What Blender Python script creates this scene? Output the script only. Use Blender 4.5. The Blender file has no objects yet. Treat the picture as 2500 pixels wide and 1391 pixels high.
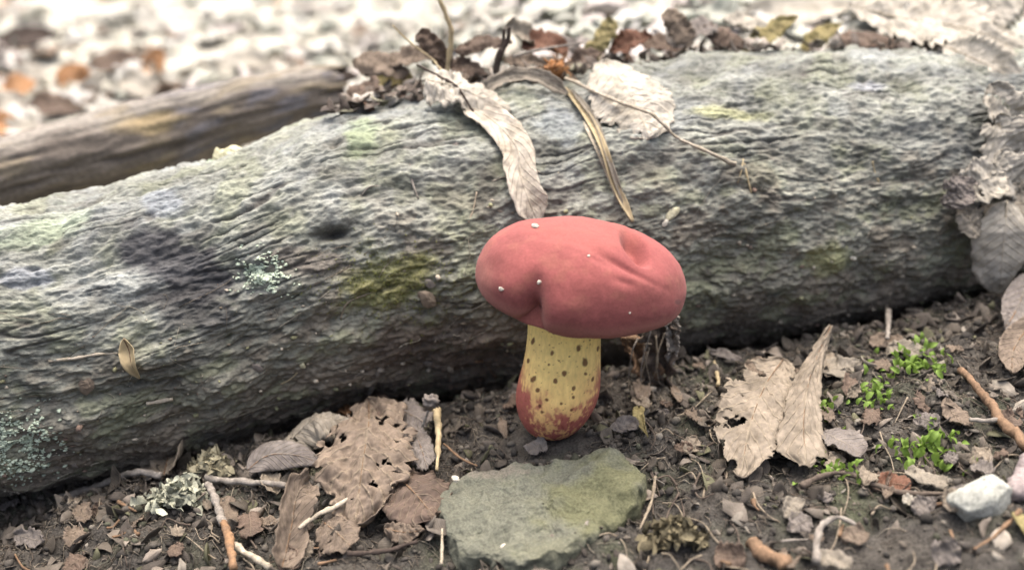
import bpy, math, random
import numpy as np
# ------------------------------------------------------------------ camera, sky, sun, exposure
# all lengths below are centimetres; CM turns them into metres
CM = 0.01
FPX = 2401.0                    # focal length in photo pixels (photo 2500 x 1391)
PITCH = math.radians(24)
CAM = np.array([0.0, -26.1, 16.72])
FWD = np.array([0, math.cos(PITCH), -math.sin(PITCH)])
UPV = np.array([0, math.sin(PITCH), math.cos(PITCH)])
sc = bpy.context.scene
cam_d = bpy.data.cameras.new('camera'); cam = bpy.data.objects.new('camera', cam_d)
sc.collection.objects.link(cam); sc.camera = cam
cam.location = CAM * CM; cam.rotation_euler = (math.pi / 2 - PITCH, 0, 0)
cam_d.sensor_width = 36; cam_d.lens = 36 * FPX / 2500
cam_d.clip_start = 0.005; cam_d.clip_end = 200
cam_d.dof.use_dof = True; cam_d.dof.focus_distance = 0.287; cam_d.dof.aperture_fstop = 6.6
SUN_EL, SUN_AZ = math.radians(78), math.radians(12)      # behind the log, a little to the right
w = bpy.data.worlds.new('World'); sc.world = w; w.use_nodes = True
nt = w.node_tree; nt.nodes.clear()
sky = nt.nodes.new('ShaderNodeTexSky'); sky.sky_type = 'NISHITA'; sky.sun_disc = False
sky.sun_elevation = SUN_EL; sky.sun_rotation = SUN_AZ
sky.air_density = 0.6; sky.dust_density = 10.0; sky.ozone_density = 0.0
bg = nt.nodes.new('ShaderNodeBackground'); bg.inputs['Strength'].default_value = 0.15
wo = nt.nodes.new('ShaderNodeOutputWorld')
nt.links.new(sky.outputs[0], bg.inputs[0]); nt.links.new(bg.outputs[0], wo.inputs[0])
sun_d = bpy.data.lights.new('sun', 'SUN'); sun = bpy.data.objects.new('sun', sun_d); sc.collection.objects.link(sun)
sun_d.energy = 0.8; sun_d.angle = math.radians(100); sun_d.color = (1.0, 0.99, 0.97)
sun.rotation_euler = (-(math.pi / 2 - SUN_EL), 0, -SUN_AZ); sun.location = (0.5, 2, 3)
vs = sc.view_settings
sc.display_settings.display_device = 'sRGB'
vs.view_transform = 'Standard'; vs.look = 'None'; vs.gamma = 1; vs.exposure = 1.48; vs.use_curve_mapping = False
sc.cycles.use_denoising = True
sc.cycles.max_bounces = 6
rng = np.random.default_rng(7); random.seed(7)

# ------------------------------------------------------------------ small maths
_perm = np.random.default_rng(3).permutation(256); _perm = np.concatenate([_perm, _perm, _perm])
_g = np.random.default_rng(4).normal(size=(256, 3)); _g /= np.linalg.norm(_g, axis=1)[:, None]
def pn(p):
    p = np.asarray(p, float); i = np.floor(p).astype(np.int64); f = p - i; i &= 255
    u = f * f * f * (f * (f * 6 - 15) + 10); out = 0
    for a in (0, 1):
        wx = u[:, 0] if a else 1 - u[:, 0]; ha = _perm[i[:, 0] + a]
        for b in (0, 1):
            wy = u[:, 1] if b else 1 - u[:, 1]; hb = _perm[ha + i[:, 1] + b]
            for c in (0, 1):
                wz = u[:, 2] if c else 1 - u[:, 2]; g = _g[_perm[hb + i[:, 2] + c]]
                out = out + wx * wy * wz * ((f[:, 0] - a) * g[:, 0] + (f[:, 1] - b) * g[:, 1] + (f[:, 2] - c) * g[:, 2])
    return out * 1.6
def fbm(p, o=3, gain=.5, seed=0.0):
    p = np.asarray(p, float) + seed * 17.31; s = 0; a = 1.0
    for k in range(o): s = s + a * pn(p * 2 ** k + k * 5.7); a *= gain
    return s
def sst(a, b, x): t = np.clip((x - a) / (b - a), 0, 1); return t * t * (3 - 2 * t)
def nrm(v): v = np.asarray(v, float); return v / (np.linalg.norm(v, axis=-1, keepdims=True) + 1e-12)
def ray(px, py): return nrm(FWD + np.array([1., 0, 0]) * (px - 1250) / FPX + UPV * (695.5 - py) / FPX)
def proj(P):
    d = np.asarray(P) - CAM; z = d @ FWD
    return 1250 + FPX * d[..., 0] / z, 695.5 - FPX * (d @ UPV) / z, z
def catmull(pts, n):
    P = np.asarray(pts, float)
    if len(P) == 2: P = np.array([P[0], P[0] * .5 + P[1] * .5, P[1]])
    P = np.vstack([2 * P[0] - P[1], P, 2 * P[-1] - P[-2]]); t = np.linspace(0, len(P) - 3 - 1e-6, n)
    k = t.astype(int); f = (t - k)[:, None]; a, b, c, d = P[k], P[k + 1], P[k + 2], P[k + 3]
    return .5 * ((2 * b) + (c - a) * f + (2 * a - 5 * b + 4 * c - d) * f ** 2 + (3 * b - a - 3 * c + d) * f ** 3)

# ------------------------------------------------------------------ log and branch axes, terrain
def axis_from(cols):                       # photo column, top edge, bottom edge, distance back -> centre and radius
    r = []
    for px, t, b, ay in cols:
        dt, db = ray(px, t), ray(px, b); bis = nrm(dt + db); half = math.acos(min(1, dt @ db)) / 2
        L = (ay - CAM[1]) / bis[1]; c = CAM + bis * L; r.append((c[0], c[1], c[2], L * math.sin(half)))
    return np.array(sorted(r))
LOGA = axis_from([(-420, 610, 1300, .9), (-200, 560, 1265, 1.7), (0, 508, 1215, 2.6), (300, 462, 1160, 4.2), (500, 400, 1110, 5.2),
    (700, 330, 1060, 6.2), (850, 275, 1005, 6.9), (1000, 240, 970, 7.6), (1250, 205, 935, 8.5), (1500, 165, 890, 9.2),
    (1700, 135, 855, 9.7), (2000, 122, 820, 10.5), (2300, 122, 745, 11.3), (2550, 130, 720, 12.0), (2900, 150, 720, 13)])
BRA = axis_from([(-420, 470, 640, 8.5), (-150, 390, 560, 10.2), (0, 340, 520, 11.5), (200, 285, 480, 13), (400, 232, 430, 14.6), (600, 190, 350, 16.4), (843, 155, 275, 18.6)])
def logp(x, A=LOGA):
    xs = np.linspace(A[0, 0], A[-1, 0], 400); k = np.ones(21) / 21; o = []
    for j in (1, 2, 3):
        v = np.interp(xs, A[:, 0], A[:, j]); v = np.convolve(np.pad(v, 10, mode='reflect', reflect_type='odd'), k, 'valid'); o.append(np.interp(x, xs, v))
    return o
def G(x, y):
    x = np.asarray(x, float); y = np.asarray(y, float)
    xc = np.clip(x, LOGA[0, 0], LOGA[-1, 0]); ay, az, R = logp(xc)
    zf = 0.13 * (np.clip(x, -40, 40) - 1.2) + .05 * np.minimum(y, 0) * sst(-40, -10, y)
    zf = zf - 2.1 * np.exp(-((y - ay + 3.3) / 1.4) ** 2) * sst(-6, -2, x) - .9 * np.exp(-((y - ay + 3.3) / 1.3) ** 2) * (1 - sst(-6, -2, x))
    kb = -0.15 + .85 * sst(-9, 0, x)
    zb = az + kb * R + 0.045 * np.clip(y - ay - R, 0, 160)
    t = sst(-1.0, 3.5, y - ay); return zf * (1 - t) + zb * t
def Gd(x, y):
    x = np.asarray(x, float).ravel(); y = np.asarray(y, float).ravel(); q = np.stack([x, y, 0 * x], 1)
    near = 1 - sst(20, 45, np.hypot(x, y)); d = .38 * fbm(q * .33, 2, seed=1)
    d = d + near * (.26 * fbm(q * 1.2, 2, seed=2) + .09 * np.abs(fbm(q * 3.6, 2, seed=3)) + .035 * fbm(q * 9, 2, seed=4))
    r = np.hypot(x - 1.2, y); d = d * (1 - .8 * np.exp(-(r / 1.1) ** 2))
    return G(x, y) + d
def hit(px, py, what='any'):
    d = ray(px, py); t = np.concatenate([np.arange(14, 70, .04), np.arange(70, 400, .3)]); P = CAM + d * t[:, None]
    ay, az, R = logp(np.clip(P[:, 0], LOGA[0, 0], LOGA[-1, 0])); best = None
    f1 = P[:, 2] - G(P[:, 0], P[:, 1]); f2 = np.hypot(P[:, 1] - ay, P[:, 2] - az) - R
    f = f1 if what == 'ground' else f2 if what == 'log' else np.minimum(f1, f2)
    i = int(np.argmax(f < 0))
    if f[i] >= 0: i = int(np.argmin(f))
    p = P[i]; n = np.array([0, 0, 1.])
    if f2[i] <= f1[i] + 1e-6 and what != 'ground': n = nrm(np.array([0, p[1] - ay[i], p[2] - az[i]]))
    elif what != 'log': p = np.array([p[0], p[1], max(p[2], float(Gd(p[0], p[1])[0]))])
    return p, n
def S(px, py, lift=0., what='any'): p, n = hit(px, py, what); return p + n * lift
def D(px, py, y): d = ray(px, py); return CAM + d * ((y - CAM[1]) / d[1])

# ------------------------------------------------------------------ mesh plumbing
COL = sc.collection
def raw_mesh(name, V, F, mat=None, smooth=True, col=None, uv=None):
    V = np.asarray(V, np.float32) * CM; me = bpy.data.meshes.new(name)
    if isinstance(F, np.ndarray):
        n, k = F.shape; me.vertices.add(len(V)); me.vertices.foreach_set('co', V.ravel()); me.loops.add(n * k)
        me.loops.foreach_set('vertex_index', F.astype(np.int32).ravel()); me.polygons.add(n)
        me.polygons.foreach_set('loop_start', np.arange(0, n * k, k, dtype=np.int32)); me.polygons.foreach_set('loop_total', np.full(n, k, np.int32))
        me.update(calc_edges=True)
    else: me.from_pydata([tuple(v) for v in V], [], F); me.update()
    if col is not None:
        a = me.attributes.new('Col', 'FLOAT_COLOR', 'POINT'); c = np.ones((len(V), 4), np.float32); c[:, :3] = np.clip(col, 0, 1); a.data.foreach_set('color', c.ravel())
    if uv is not None:
        l = me.uv_layers.new(name='UVMap'); vi = np.zeros(len(me.loops), np.int32); me.loops.foreach_get('vertex_index', vi)
        l.data.foreach_set('uv', np.asarray(uv, np.float32)[vi].ravel())
    if smooth: me.polygons.foreach_set('use_smooth', np.ones(len(me.polygons), bool))
    if mat: me.materials.append(mat)
    me.validate(); return me
def add(name, me, parent=None, label=None, cat=None, group=None, kind=None, loc=None):
    o = bpy.data.objects.new(name, me); COL.objects.link(o)
    if parent: o.parent = parent
    if loc is not None: o.location = np.asarray(loc) * CM
    if label: o['label'] = label
    if cat: o['category'] = cat
    if group: o['group'] = group
    if kind: o['kind'] = kind
    return o
def part(name, parent, V, F, mat, **k):      # vertices in world cm, parent an empty without rotation
    return add(name, raw_mesh(name, np.asarray(V) - np.array(parent.location) / CM, F, mat, **k), parent)
def thing(name, V, F, mat, label, cat, group=None, **k):
    V = np.asarray(V); c = V.mean(0); c[2] = V[:, 2].min()
    return add(name, raw_mesh(name, V - c, F, mat, **k), None, label, cat, group, None, c)
def grid_faces(n, m, wrap=False):
    i, j = np.meshgrid(np.arange(n - 1), np.arange(m if wrap else m - 1), indexing='ij'); j2 = (j + 1) % m
    return np.stack([i * m + j, i * m + j2, (i + 1) * m + j2, (i + 1) * m + j], -1).reshape(-1, 4)

# ------------------------------------------------------------------ materials
def mat(name, c1=None, c2=None, scale=300., bump=.3, bdist=.0006, rough=.9, attr=False, stretch=(1, 1, 1), trans=0., veins=0., ramp=None, objrand=False, sheen=0., contrast=.35, detail=8, spec=.25):
    m = bpy.data.materials.new(name); m.use_nodes = True; t = m.node_tree; N = t.nodes; L = t.links; N.clear()
    out = N.new('ShaderNodeOutputMaterial'); b = N.new('ShaderNodeBsdfPrincipled'); b.inputs['Roughness'].default_value = rough
    b.inputs['Specular IOR Level'].default_value = spec
    if sheen: b.inputs['Sheen Weight'].default_value = sheen; b.inputs['Sheen Roughness'].default_value = .6; b.inputs['Sheen Tint'].default_value = (1, .75, .7, 1)
    tc = N.new('ShaderNodeTexCoord'); mp = N.new('ShaderNodeMapping'); mp.inputs['Scale'].default_value = stretch; L.new(tc.outputs['Object'], mp.inputs[0])
    def noise(s, d=detail, r=.6):
        n = N.new('ShaderNodeTexNoise'); n.inputs['Scale'].default_value = s; n.inputs['Detail'].default_value = d; n.inputs['Roughness'].default_value = r; L.new(mp.outputs[0], n.inputs[0]); return n
    n1 = noise(scale); n2 = noise(scale * 3.7, 4)
    def mixc(f, a, bb, blend='MIX'):
        x = N.new('ShaderNodeMix'); x.data_type = 'RGBA'; x.blend_type = blend
        for s, v in ((0, f), (6, a), (7, bb)):
            if hasattr(v, 'links'): L.new(v, x.inputs[s])
            else: x.inputs[s].default_value = v if s == 0 else (*v, 1)
        return x.outputs[2]
    def mrange(v, a, bb, c=0., d=1.):
        x = N.new('ShaderNodeMapRange'); L.new(v, x.inputs[0]); x.inputs[1].default_value = a; x.inputs[2].default_value = bb; x.inputs[3].default_value = c; x.inputs[4].default_value = d; return x.outputs[0]
    def math_(op, a, bb=None):
        x = N.new('ShaderNodeMath'); x.operation = op
        for s, v in ((0, a), (1, bb)):
            if v is None: continue
            if hasattr(v, 'links'): L.new(v, x.inputs[s])
            else: x.inputs[s].default_value = v
        return x.outputs[0]
    f = mrange(n1.outputs[0], .35, .65)
    if ramp:
        r = N.new('ShaderNodeValToRGB'); r.color_ramp.interpolation = 'CONSTANT' if objrand else 'LINEAR'
        while len(r.color_ramp.elements) < len(ramp): r.color_ramp.elements.new(.5)
        for k, c in enumerate(ramp): r.color_ramp.elements[k].position = k / len(ramp); r.color_ramp.elements[k].color = (*c, 1)
        oi = N.new('ShaderNodeObjectInfo')
        if objrand: L.new(oi.outputs['Random'], r.inputs[0])
        else:
            at = N.new('ShaderNodeAttribute'); at.attribute_name = 'Col'; L.new(at.outputs['Fac'], r.inputs[0])
        base = r.outputs[0]
    elif attr:
        at = N.new('ShaderNodeAttribute'); at.attribute_name = 'Col'; base = at.outputs['Color']
    else: base = mixc(f, c1, c2)
    g = mrange(n2.outputs[0], .3, .7, 1 - contrast, 1 + contrast); gg = N.new('ShaderNodeCombineColor')
    for k in range(3): L.new(g, gg.inputs[k])
    base = mixc(1.0, base, gg.outputs[0], 'MULTIPLY')
    h = math_('ADD', n1.outputs[0], math_('MULTIPLY', n2.outputs[0], .5))
    if veins:
        uv = N.new('ShaderNodeUVMap'); sp = N.new('ShaderNodeSeparateXYZ'); L.new(uv.outputs[0], sp.inputs[0])
        av = math_('ABSOLUTE', math_('SUBTRACT', math_('MULTIPLY', sp.outputs[1], 2.0), 1.0))
        q = math_('FRACT', math_('SUBTRACT', math_('MULTIPLY', sp.outputs[0], 11.0), math_('MULTIPLY', av, 2.6)))
        v = math_('ABSOLUTE', math_('SUBTRACT', q, .5)); side = mrange(v, 0.0, .13, 1., 0.); mid = mrange(av, 0., .07, 1., 0.)
        vv = math_('MAXIMUM', side, mid); base = mixc(math_('MULTIPLY', vv, veins), base, mixc(.6, base, (.5, .43, .3)))
        h = math_('ADD', h, math_('MULTIPLY', vv, .9))
    L.new(base, b.inputs['Base Color'])
    bp = N.new('ShaderNodeBump'); bp.inputs['Strength'].default_value = bump; bp.inputs['Distance'].default_value = bdist; L.new(h, bp.inputs['Height']); L.new(bp.outputs[0], b.inputs['Normal'])
    if trans:
        tr = N.new('ShaderNodeBsdfTranslucent'); L.new(base, tr.inputs[0]); mx = N.new('ShaderNodeMixShader'); mx.inputs[0].default_value = trans
        L.new(b.outputs[0], mx.inputs[1]); L.new(tr.outputs[0], mx.inputs[2]); L.new(mx.outputs[0], out.inputs[0])
    else: L.new(b.outputs[0], out.inputs[0])
    return m
M = {}
M['wood'] = mat('weathered_wood', attr=True, scale=380, stretch=(.5, 1, 1), bump=.8, bdist=.0007, contrast=.35, spec=.3, rough=.8)
M['branch'] = mat('dark_bark', attr=True, scale=300, stretch=(.3, 1, 1), bump=.5, bdist=.0008, contrast=.35)
M['soil'] = mat('soil', attr=True, scale=380, bump=1., bdist=.0014, contrast=.6)
M['crumb'] = mat('soil_crumb', attr=True, scale=500, bump=.5, contrast=.3)
M['cap'] = mat('velvet_cap', attr=True, scale=420, bump=.3, bdist=.0003, contrast=.12, rough=.9, sheen=.10, spec=.12)
M['stem'] = mat('stem_flesh', attr=True, scale=260, bump=.15, bdist=.0003, contrast=.12, rough=.6, spec=.3, stretch=(1, 1, .4))
M['pores'] = mat('pore_layer', (.55, .42, .10), (.42, .3, .07), scale=900, bump=.5, contrast=.3)
M['stone'] = mat('mossy_stone', attr=True, scale=420, bump=.8, bdist=.0007, contrast=.35)
M['lichen'] = mat('mint_lichen', (.50, .58, .46), (.38, .45, .34), scale=500, contrast=.2)
M['moss'] = mat('green_moss_leaf', (.20, .31, .06), (.12, .20, .04), scale=300, trans=.3, contrast=.25, rough=.6)
M['mossd'] = mat('dull_moss', (.10, .12, .03), (.17, .18, .05), scale=300, trans=.2)
def LM(name, a, b, **k):
    d = dict(scale=110, trans=.22, veins=.32, bump=.6, bdist=.0006, contrast=.28, rough=.75); d.update(k); M[name] = mat(name, a, b, **d)
LM('leaf_pale', (.32, .29, .235), (.20, .18, .145)); LM('leaf_cream', (.50, .475, .41), (.36, .335, .275)); LM('leaf_tan', (.225, .18, .137), (.14, .112, .087))
LM('leaf_brown', (.17, .125, .095), (.10, .075, .06)); LM('leaf_grey', (.22, .20, .18), (.145, .13, .12)); LM('leaf_red', (.20, .10, .065), (.12, .06, .04)); LM('leaf_olive', (.34, .30, .14), (.24, .20, .09))
LM('leaf_dull', (.29, .25, .195), (.17, .145, .11)); LM('straw', (.50, .42, .26), (.34, .28, .17), veins=0., stretch=(1, 1, .2)); LM('strip', (.56, .52, .44), (.36, .32, .25), veins=.1)
LM('leaf_orange', (.46, .26, .13), (.36, .19, .09))
LM('litterstuff', None, None, attr=True, veins=.2)
def TM(name, a, b, **k): M[name] = mat(name, a, b, scale=350, bump=.5, contrast=.3, **k)
TM('twig_grey', (.26, .24, .21), (.15, .135, .115)); TM('twig_dark', (.07, .055, .045), (.04, .03, .025)); TM('twig_pale', (.40, .36, .29), (.26, .23, .17))
TM('twig_orange', (.25, .15, .08), (.15, .10, .065)); TM('twig_brown', (.20, .13, .08), (.12, .08, .05)); TM('root', (.27, .23, .17), (.16, .135, .10)); TM('root_dark', (.11, .09, .07), (.07, .055, .045))
TM('grit', (.60, .57, .48), (.42, .40, .33)); TM('fungus', (.58, .57, .40), (.40, .38, .24)); TM('pebble', (.36, .37, .33), (.28, .29, .255))
TM('stick_pink', (.30, .26, .25), (.20, .17, .165)); TM('husk', (.30, .15, .06), (.18, .08, .03))

# ------------------------------------------------------------------ setting: ground
def axis_vals(a, b, st, far): 
    c = np.arange(a, b, st); g = st * 1.16 ** np.arange(1, 200); o = np.cumsum(g); o = o[o < far]
    return np.concatenate([(a - o)[::-1], c, b - st + o])
gx = axis_vals(-19, 22, .085, 4000); gy = axis_vals(-9, 9, .08, 4000)
X, Y = np.meshgrid(gx, gy, indexing='ij'); Z = Gd(X, Y); V = np.stack([X.ravel(), Y.ravel(), Z], 1)
far = np.hypot(V[:, 0], V[:, 1]); V[:, 2] += 0
n = fbm(V * [.5, .5, 0], 3, seed=5)[:, None]; n2 = fbm(V * [2.2, 2.2, 0], 3, seed=6)[:, None]
c = np.array([.048, .045, .040]) * (1 + .35 * n2) + np.array([.035, .030, .022]) * np.clip(n, 0, 1) + np.array([.012, .022, .0]) * np.clip(-n, 0, 1)
ay, az, R = logp(np.clip(V[:, 0], LOGA[0, 0], LOGA[-1, 0])); back = sst(3, 8, V[:, 1] - ay)[:, None]
c = c * (1 - back) + back * (np.array([.40, .39, .33]) * (1 + .3 * n2))
add('ground', raw_mesh('ground', V, grid_faces(len(gx), len(gy)), M['soil'], col=c), kind='structure')

# ------------------------------------------------------------------ the fallen log
def blob(px, py, x, y, sx, sy=None, ang=0.):
    sy = sy or sx; a = math.radians(ang); dx, dy = px - x, py - y; u = dx * math.cos(a) + dy * math.sin(a); v = -dx * math.sin(a) + dy * math.cos(a)
    return np.exp(-(u / sx) ** 2 - (v / sy) ** 2)
def tint(c, m, t): return c * (1 - m[:, None]) + np.asarray(t) * m[:, None]
nx = 940; th = np.concatenate([np.linspace(math.radians(70), math.radians(265), 540), np.linspace(math.radians(265), math.radians(430), 80)[1:-1]]); nth = len(th)
xs = np.linspace(LOGA[0, 0], LOGA[-1, 0], nx); ay, az, R = logp(xs)
XX = np.repeat(xs, nth); TH = np.tile(th, nx); AY, AZ, RR = [np.repeat(v, nth) for v in (ay, az, R)]
rad = np.stack([0 * XX, np.cos(TH), np.sin(TH)], 1); arc = 4.9 * rad                     # noise lives in 3-D around the log
q = np.stack([XX, arc[:, 1], arc[:, 2]], 1)
P0 = np.stack([XX, AY, AZ], 1) + rad * RR[:, None]; px, py, _ = proj(P0); fr = (-rad @ FWD > -.25)
topw = sst(.15, .95, rad[:, 2] - .1 * fbm(q * .5, 2, seed=8) + .25 * sst(-2, -12, XX))   # weathered bare upper side; its paler tone partly paints in sky light
warp = fbm(q * [.3, .5, .5], 2, seed=9)[:, None]
fib = fbm((q + warp * .16) * [.32, 2.4, 2.4], 3, .55, seed=10); fine = fbm((q + warp * .1) * [2.8, 6.5, 6.5], 2, .6, seed=11)
crk = pn((q + warp * .22) * [.16, 2.3, 2.3] + 31); crack = np.exp(-(crk / .06) ** 2) * sst(0, .35, pn(q * [.35, .8, .8] + 77))
lump = fbm(q * .42, 2, seed=12); crumb = np.abs(fbm(q * [2.2, 3.4, 3.4], 2, .6, seed=13)); scal = fbm(q * [.8, 1.3, 1.3], 2, seed=14)
plate = np.floor(fbm(q * [.55, 1.6, 1.6], 3, .55, seed=15) * 5) / 5                            # delaminated layers
rdg = np.abs(fbm(q * [1.8, 2.8, 2.8], 2, .6, seed=19)); gr2 = fbm(q * [2.6, 4.5, 4.5], 2, .65, seed=26); cr2 = np.abs(fbm(q * [4.5, 7, 7], 1, seed=27))
pl2 = np.floor(fbm((q + .35 * warp) * [.3, .75, .75], 3, .55, seed=42) * 4 + .25 * gr2) / 4; pits = sst(.55, .85, pn(q * [1.3, 1.9, 1.9] + 55))
gr3 = fbm(q * [1.6, 2.2, 2.2], 3, .65, seed=29)
d = .24 * lump + .13 * pl2 - .16 * pits + topw * (.025 * fib + .04 * fine - .12 * crack + .075 * plate + .05 * (rdg - .3) + .04 * gr2 + .06 * gr3) + (1 - topw) * (.045 * fine + .09 * (crumb - .3) + .12 * scal - .03 * crack + .045 * gr2 + .045 * cr2 + .05 * plate + .06 * gr3)
hole = blob(px, py, 812, 570, 34, 14, -8) * fr; knob = blob(px, py, 800, 530, 55, 28, -20) * fr
d += -.5 * hole + .22 * knob + .25 * blob(px, py, 250, 560, 230, 40, -20) * fr - .22 * blob(px, py, 330, 640, 230, 40, -12) * fr - .25 * blob(px, py, 500, 700, 130, 60, -20) * fr
d += -.25 * blob(px, py, 2200, 290, 25, 120, 5) * fr * .5 - .16 * blob(px, py, 1800, 640, 260, 30, -4) * fr + .12 * blob(px, py, 2150, 670, 220, 25, -8) * fr
d -= .35 * blob(px, py, 2330, 740, 200, 40, -10) * fr
V = P0 + rad * d[:, None]
cn = fbm(q * .55, 3, seed=16); cn2 = fbm(q * [.9, 1.6, 1.6], 3, .6, seed=17); cn3 = fbm(q * 2.1, 2, seed=18)
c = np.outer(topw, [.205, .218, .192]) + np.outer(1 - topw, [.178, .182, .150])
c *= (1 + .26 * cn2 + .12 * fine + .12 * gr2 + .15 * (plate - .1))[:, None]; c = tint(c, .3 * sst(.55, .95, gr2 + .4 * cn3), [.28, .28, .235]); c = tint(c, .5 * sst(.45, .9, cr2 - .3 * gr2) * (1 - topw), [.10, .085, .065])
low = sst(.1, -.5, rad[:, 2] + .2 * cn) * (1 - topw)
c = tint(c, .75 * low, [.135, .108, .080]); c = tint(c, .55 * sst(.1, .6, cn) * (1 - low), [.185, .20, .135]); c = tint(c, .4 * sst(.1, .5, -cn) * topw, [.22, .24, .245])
c = tint(c, .4 * sst(.25, .6, cn3 * topw), [.29, .30, .27]); st = fbm(q * [.7, 1.1, 1.1], 3, .6, seed=28); c = tint(c, .6 * sst(.15, .5, st) * (1 - topw), [.125, .105, .08]); c = tint(c, .55 * sst(.2, .55, -st) * (1 - .6 * topw), [.185, .20, .125]); c = tint(c, .5 * sst(.3, .6, pn(q * [.9, 1.4, 1.4] + 9)), [.10, .098, .085])
for (x, y, a, b_, ang, col, k) in [(420, 640, 190, 85, 25, (.045, .046, .05), .95), (480, 755, 130, 60, 0, (.055, .055, .055), .85), (1780, 275, 110, 22, 0, (.30, .31, .15), .6), (2020, 630, 60, 45, 0, (.28, .28, .12), .5),
        (880, 330, 40, 60, 30, (.20, .26, .13), .5), (960, 690, 130, 70, -15, (.20, .20, .06), .6), (120, 560, 150, 40, -15, (.25, .31, .22), .5), (1190, 470, 40, 90, 0, (.07, .065, .06), .6), (1370, 300, 60, 50, 0, (.20, .23, .25), .6),
        (740, 640, 120, 40, 0, (.12, .10, .085), .6), (1100, 850, 260, 70, 0, (.085, .062, .05), .6), (60, 680, 90, 30, -10, (.19, .21, .24), .7), (400, 500, 60, 30, 0, (.24, .27, .30), .7), (2120, 200, 50, 25, 0, (.33, .35, .39), .6), (2180, 330, 70, 40, 0, (.17, .18, .17), .5), (2380, 400, 60, 200, 5, (.08, .085, .09), .5)]:  # last patch paints the shadow edge at the log's right end
    m = blob(px, py, x, y, a, b_, ang) * fr; m = sst(.25, .75, m + .28 * cn2 + .15 * cn3) * (m > .03); c = tint(c, k * m, col)
c = tint(c, .45 * pits, [.085, .075, .06]); c *= (1 + .35 * pl2)[:, None]; c = tint(c, .8 * np.clip(crack, 0, 1), [.05, .045, .04]); c = tint(c, np.clip(hole, 0, .6), [.03, .025, .02])
nV = len(V); LOGNX, LOGNTH = nx, nth; F = grid_faces(nx, nth, True)
V = np.vstack([V, [xs[0] - .6, ay[0], az[0]], [xs[-1] + .6, ay[-1], az[-1]]]); c = np.vstack([c, [[.12, .09, .06]] * 2])
j = np.arange(nth); j2 = (j + 1) % nth
F = np.vstack([F, np.stack([0 * j + nV, j2, j, j], 1), np.stack([0 * j + nV + 1, (nx - 1) * nth + j, (nx - 1) * nth + j2, (nx - 1) * nth + j2], 1)])
Fl = F[:-2 * nth]; LOGV = V[:nV]; LOGN = rad; LOGPX = np.stack([px, py], 1)
log_root = add('fallen_log', None, label='thick grey weathered fallen log lying across the scene behind the mushroom', cat='log', loc=(0, 8, 0))
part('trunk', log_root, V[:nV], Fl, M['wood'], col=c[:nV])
for e, (i0, s) in enumerate(((0, -1), (nx - 1, 1))):
    ring = V[i0 * nth:(i0 + 1) * nth][::6]; k = len(ring); cc = ring.mean(0) + np.array([s * .4, 0, 0])
    part('broken_end', log_root, np.vstack([ring, cc]), [(k, a, (a + 1) % k) for a in range(k)], M['twig_brown'], smooth=False)
def on_log(x, y):                         # nearest point of the real displaced log surface under a photo position
    m = (LOGN @ FWD < -.03); d2 = (LOGPX[:, 0] - x) ** 2 + (LOGPX[:, 1] - y) ** 2 + np.where(m, 0, 1e9); i = int(np.argmin(d2)); return LOGV[i], LOGN[i]
def SL(x, y, lift=.03): p, n = on_log(x, y); return p + n * lift

# ------------------------------------------------------------------ the dark branch behind
nx, nth = 420, 120; xs = np.linspace(BRA[0, 0], BRA[-1, 0], nx); ay, az, R = logp(xs, BRA); th = np.linspace(0, 2 * math.pi, nth, endpoint=False)
XX = np.repeat(xs, nth); TH = np.tile(th, nx); AY, AZ, RR = [np.repeat(v, nth) for v in (ay, az, R)]
rad = np.stack([0 * XX, np.cos(TH), np.sin(TH)], 1); q = np.stack([XX, 1.7 * rad[:, 1], 1.7 * rad[:, 2]], 1)
fib = fbm(q * [.35, 3, 3], 3, seed=20); d = .13 * fib + .14 * fbm(q * .6, 2, seed=21) + .05 * fbm(q * [1.2, 4, 4], 2, seed=22)
XE = XX + sst(xs[-1] - 1.2, xs[-1], XX) * .7 * fbm(np.stack([0 * XX, 1.3 * rad[:, 1], 1.3 * rad[:, 2]], 1) * 1.5, 2, seed=23)
V = np.stack([XE, AY, AZ], 1) + rad * (RR + d)[:, None]; px, py, _ = proj(V); cn = fbm(q * [.5, 1.2, 1.2], 3, seed=24)
c = np.outer(1 + .5 * fib, [.115, .10, .085]); c = tint(c, sst(.5, 1, rad[:, 2] + .25 * cn) * .8, [.25, .235, .205]); c = tint(c, .55 * sst(.25, .6, cn), [.19, .16, .105]); c = tint(c, .7 * sst(.15, .5, -cn) * sst(300, 500, px), [.12, .12, .135])
c = tint(c, .8 * sst(.5, .8, blob(px, py, 380, 300, 130, 40, -15) + .2 * cn), [.27, .215, .12])
br = add('broken_branch', None, label='dark brown barked branch with a broken end lying behind the log', cat='branch', loc=(xs.mean(), ay.mean(), az.mean() - 2))
part('bark', br, V, grid_faces(nx, nth, True), M['branch'], col=c)
for i0, s in ((0, -1), (nx - 1, -1)):
    ring = V[i0 * nth:(i0 + 1) * nth]; k = nth; inner = ring.mean(0) + (ring - ring.mean(0)) * .55 + [(-.35 if i0 else .2), 0, 0]; VV = np.vstack([ring, inner, inner.mean(0) + [(-.3 if i0 else .3), 0, 0]])
    FF = [(a, (a + 1) % k, k + (a + 1) % k, k + a) for a in range(k)] + [(k + a, k + (a + 1) % k, 2 * k) for a in range(k)]
    part('broken_end', br, VV, FF, M['twig_dark'], smooth=False)

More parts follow.
